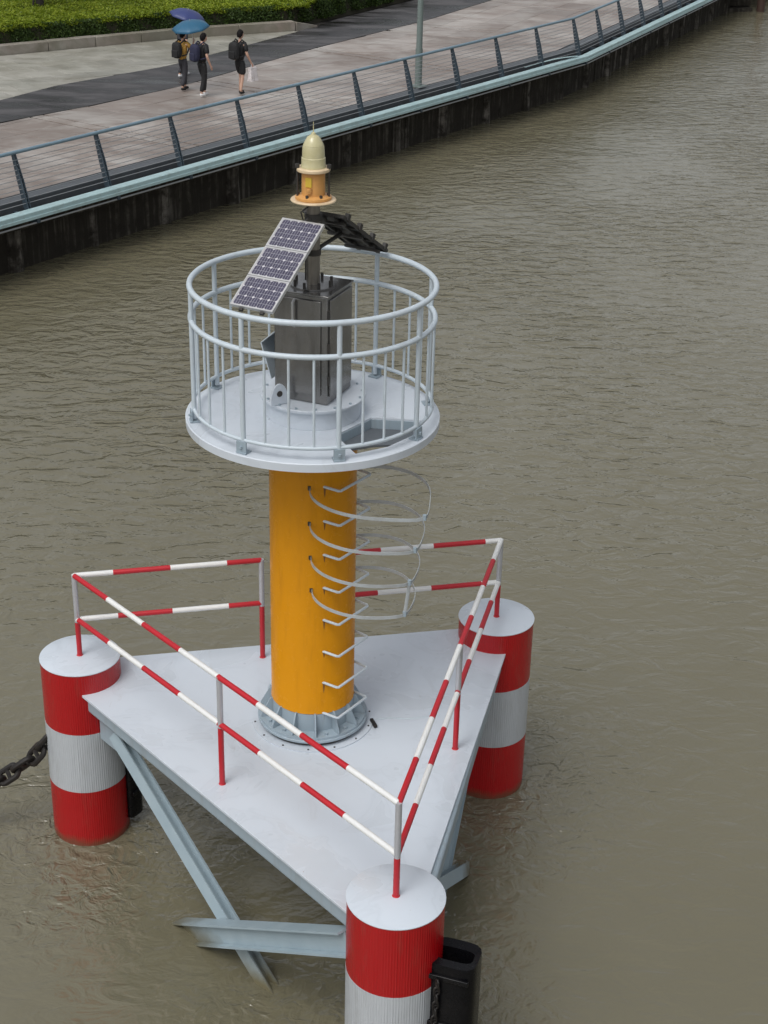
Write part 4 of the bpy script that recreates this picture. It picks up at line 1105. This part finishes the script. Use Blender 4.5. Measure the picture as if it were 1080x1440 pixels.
    me_ = bpy.data.meshes.new('hair'); hb_.to_mesh(me_); hb_.free(); me_.materials.append(MT['hair']); q_ = bpy.data.objects.new('hair', me_); COL.objects.link(q_); q_.parent = root
    # shirt
    vs = [V(0, 0, .84), V(0, 0, 1.08), chest, V(.025, 0, 1.43)]; ed = [(0, 1), (1, 2), (2, 3)]; rd = [.150*k, .140*k, .155*k, .12*k]
    def add(v, par, r): vs.append(v); rd.append(r); ed.append((par, len(vs)-1)); return len(vs)-1
    for sgn, arm in ((-1, right), (1, left)):
        sh = V(.02, sgn*.18, 1.41); s0_ = add(sh, 2, .078*k); e0 = add(sh.lerp(arm[0], .8), s0_, .068*k)
        if longsleeve: e1 = add(arm[0], e0, .055*k); add(arm[0].lerp(arm[1], .85), e1, .042*k)
    so2 = skin_obj('shirt', vs, ed, rd, MT[top], root)
    for v in so2.data.vertices:
        if abs(v.co.y) < .17*k: v.co.x *= .92
    vs = [V(0, 0, 1.0), V(0, 0, .90)]; ed = [(0, 1)]; rd = [.13*k, .13*k]
    for sgn in (-1, 1):
        hpj = add(V(0, sgn*.095, .84), 1, .105*k); kn = add(knees[sgn]+(V(0, 0, -.02) if not shorts else V(0, 0, .03)), hpj, (.082 if not shorts else .095)*k)
        if not shorts: add(ank[sgn]+V(0, 0, .03), kn, .062*k)
    skin_obj('shorts' if shorts else 'trousers', vs, ed, rd, MT[legs], root)
    for sgn in (-1, 1):
        a_ = ank[sgn]; skin_obj('shoe', [a_+V(-.05, 0, -.03), a_+V(.04, 0, -.04), a_+V(.16, 0, -.055)], [(0, 1), (1, 2)], [(.045, .048), (.05, .05), (.045, .035)], MT[shoes], root)
    if pack:
        # rounded backpack with straps, lid pocket
        bm2 = bmesh.new(); bmesh.ops.create_cube(bm2, size=1); bmesh.ops.subdivide_edges(bm2, edges=bm2.edges[:], cuts=4, use_grid_fill=True)
        for v in bm2.verts:
            c_ = v.co*2; rr = (abs(c_.x)**3.2+abs(c_.y)**3.2+abs(c_.z)**4)**(1/3.4); c_ = c_/max(rr, 1e-6)*max(abs(c_.x), abs(c_.y), abs(c_.z))
            v.co = Vector((c_.x*.10-.02*(c_.z < 0)*abs(c_.z), c_.y*.16, c_.z*.24))*k+V(-.24, 0, 1.22)
        me_ = bpy.data.meshes.new('backpack'); bm2.to_mesh(me_); bm2.free(); me_.materials.append(MT[pack])
        for p_ in me_.polygons: p_.use_smooth = True
        q_ = bpy.data.objects.new('backpack', me_); COL.objects.link(q_); tag(q_, {'black_cloth': 'black', 'navy_cloth': 'dark navy'}.get(pack, 'dark')+' backpack', 'backpack')
        q_.location = (x, y, ZP); q_.rotation_euler = (0, 0, heading)
        q_['label'] = {'a': 'x'}.get('b', '')  # replaced below
        for sgn in (-1, 1):
            mb = MB(); mb.tube([V(-.16, sgn*.09, 1.42), V(-.03, sgn*.12, 1.50), V(.13, sgn*.12, 1.40), V(.14, sgn*.14, 1.22), V(-.02, sgn*.19, 1.08), V(-.15, sgn*.12, 1.05)], .02, 6)
            s2 = bpy.data.objects.new('strap', mb.mesh('strap', MT[pack])); COL.objects.link(s2); s2.parent = q_
        mb = MB(); mb.box(tuple(V(-.345, 0, 1.12)), (.05, .22, .2)); s2 = bpy.data.objects.new('pocket', mb.mesh('pocket', MT[pack])); COL.objects.link(s2); s2.parent = q_; bev(s2, .02)
        return root, q_
    return root, None
HD = RU
def umbrella(x, y, z, hand, r, mat, label, tilt, axis):
    """x,y,z = apex ; hand = grip point in world"""
    t = thing('umbrella', hand, label, 'umbrella')
    ap = Vector((x, y, z)); hd_ = Vector(hand); ax = (ap-hd_).normalized(); s1 = ax.cross(Vector((0, 0, 1)) if abs(ax.z) < .9 else Vector((1, 0, 0))).normalized(); s2 = ax.cross(s1)
    vs = [ap]; n = 8; rings = 5; m_ = 6
    for q in range(1, rings+1):
        rr = r*sin(q/rings*1.15)/sin(1.15); dz = -(1-cos(q/rings*1.15))*r*.58
        for i in range(n*m_):
            a_ = 2*pi*i/(n*m_); fr = (i % m_)/m_; sag = 1-.075*(q/rings)*sin(pi*fr); lift_ = .03*(q/rings)*sin(pi*fr)*r
            vs.append(ap+(s1*cos(a_)+s2*sin(a_))*rr*sag+ax*(dz-lift_*.2))
    K = n*m_; fs = [(0, 1+i, 1+(i+1) % K) for i in range(K)]
    for q in range(rings-1):
        for i in range(K): fs.append((1+q*K+i, 1+(q+1)*K+i, 1+(q+1)*K+(i+1) % K, 1+q*K+(i+1) % K))
    cn = MB().add(vs, fs, smooth=True).part('canopy', mat, t)
    so_ = cn.modifiers.new('solid', 'SOLIDIFY'); so_.thickness = .004
    for i in range(n):
        a_ = 2*pi*i/n; d = s1*cos(a_)+s2*sin(a_)
        MB().tube([ap-ax*.01+d*r*sin(q/5*1.15)/sin(1.15)-ax*((1-cos(q/5*1.15))*r*.58+.006) for q in range(6)], .004, 4).part('rib', MT['dark'], t)
    MB().tube([ap+ax*.06, hd_-ax*.03], .007, 8).part('shaft', MT['alu'], t)
    MB().tube([hd_+ax*.06, hd_-ax*.08], .015, 8).part('grip', MT['black_cloth'], t)
    return t

def W(root, v):
    c, s = cos(root.rotation_euler.z), sin(root.rotation_euler.z); return (root.location.x+v[0]*c-v[1]*s, root.location.y+v[0]*s+v[1]*c, ZP+v[2])
g_back = 'backpacks worn by the walkers'
A, Ap = person(-6.02, 45.50, HD, 'person in mustard shirt and charcoal trousers with black backpack under the teal umbrella', h=1.64, top='mustard_cloth', legs='charcoal_cloth', shoes='black_cloth', stride=.16,
               right=[(.14, -.25, 1.16), (.32, -.14, 1.30)], left=[(.05, .24, 1.12), (.22, .2, 1.05)], longsleeve=False)
tag(Ap, 'black backpack with tall grab loop on the back of the person in mustard shirt', 'backpack')
B, Bp = person(-5.38, 44.70, HD-.15, 'person in black shirt and dark trousers with white shoes looking down beside the mustard shirt', h=1.74, stride=.13, shoes='white_shoe', legs='black_cloth', pack='navy_cloth', head_down=1,
               right=[(-.02, -.25, 1.13), (.10, -.24, .89)])
tag(Bp, 'dark navy backpack on the person in black shirt with white shoes', 'backpack')
C_, Cp = person(-6.30, 47.55, HD, 'person with white shoes striding half hidden behind the mustard shirt, under the indigo umbrella', h=1.58, stride=.27, shoes='white_shoe', legs='charcoal_cloth', pack=None, top='charcoal_cloth',
               left=[(.12, .24, 1.16), (.28, .12, 1.30)])
D, Dp = person(-4.36, 45.12, HD, 'person in black shirt and black knee shorts walking alone with a white bag', h=1.76, shorts=True, legs='black_cloth', shoes='black_cloth', stride=.10,
               right=[(.02, -.25, 1.13), (.16, -.27, .90)])
tag(Dp, 'black backpack on the lone walker in black knee shorts', 'backpack')
umbrella(-5.80, 45.62, ZP+1.90, W(A, (.36, -.12, 1.22)), .55, MT['teal_cloth'], 'teal blue umbrella held over the person in mustard shirt', 0, 0)
umbrella(-6.10, 47.72, ZP+1.89, W(C_, (.22, .10, 1.18)), .54, MT['purple_cloth'], 'indigo umbrella just behind and above the teal umbrella', 0, 0)
# white carrier bag in the lone walker's right hand
hw = W(D, (.22, -.28, .80))
cb = thing('carrier_bag', (hw[0], hw[1], ZP+.38), 'white plastic carrier bag hanging from the hand of the lone walker', 'bag')
bm2 = bmesh.new(); bmesh.ops.create_cube(bm2, size=1); bmesh.ops.subdivide_edges(bm2, edges=bm2.edges[:], cuts=4, use_grid_fill=True)
for v in bm2.verts:
    c_ = v.co.copy(); kx = 1-.35*(c_.z+.5); v.co = Vector((c_.x*.28*(1-.1*(c_.z+.5)), c_.y*.15*kx, c_.z*.38))+Vector((random.uniform(-.012, .012), random.uniform(-.012, .012), .19))
me_ = bpy.data.meshes.new('bag_body'); bm2.to_mesh(me_); bm2.free(); me_.materials.append(MT['bag_white'])
q_ = bpy.data.objects.new('bag_body', me_); COL.objects.link(q_); q_.parent = cb; q_.rotation_euler = (0, 0, HD)
for sg in (-1, 1):
    mb = MB(); mb.tube([(.07*cos(HD)*sg-.0, .07*sin(HD)*sg, .37), (.03*sg*cos(HD), .03*sg*sin(HD), .47), (0, 0, .50)], .008, 5); q_ = bpy.data.objects.new('bag_handle', mb.mesh('bag_handle', MT['bag_white'])); COL.objects.link(q_); q_.parent = cb

for o in list(bpy.data.objects):
    if 'category' in o and o.parent is not None: del o['category']
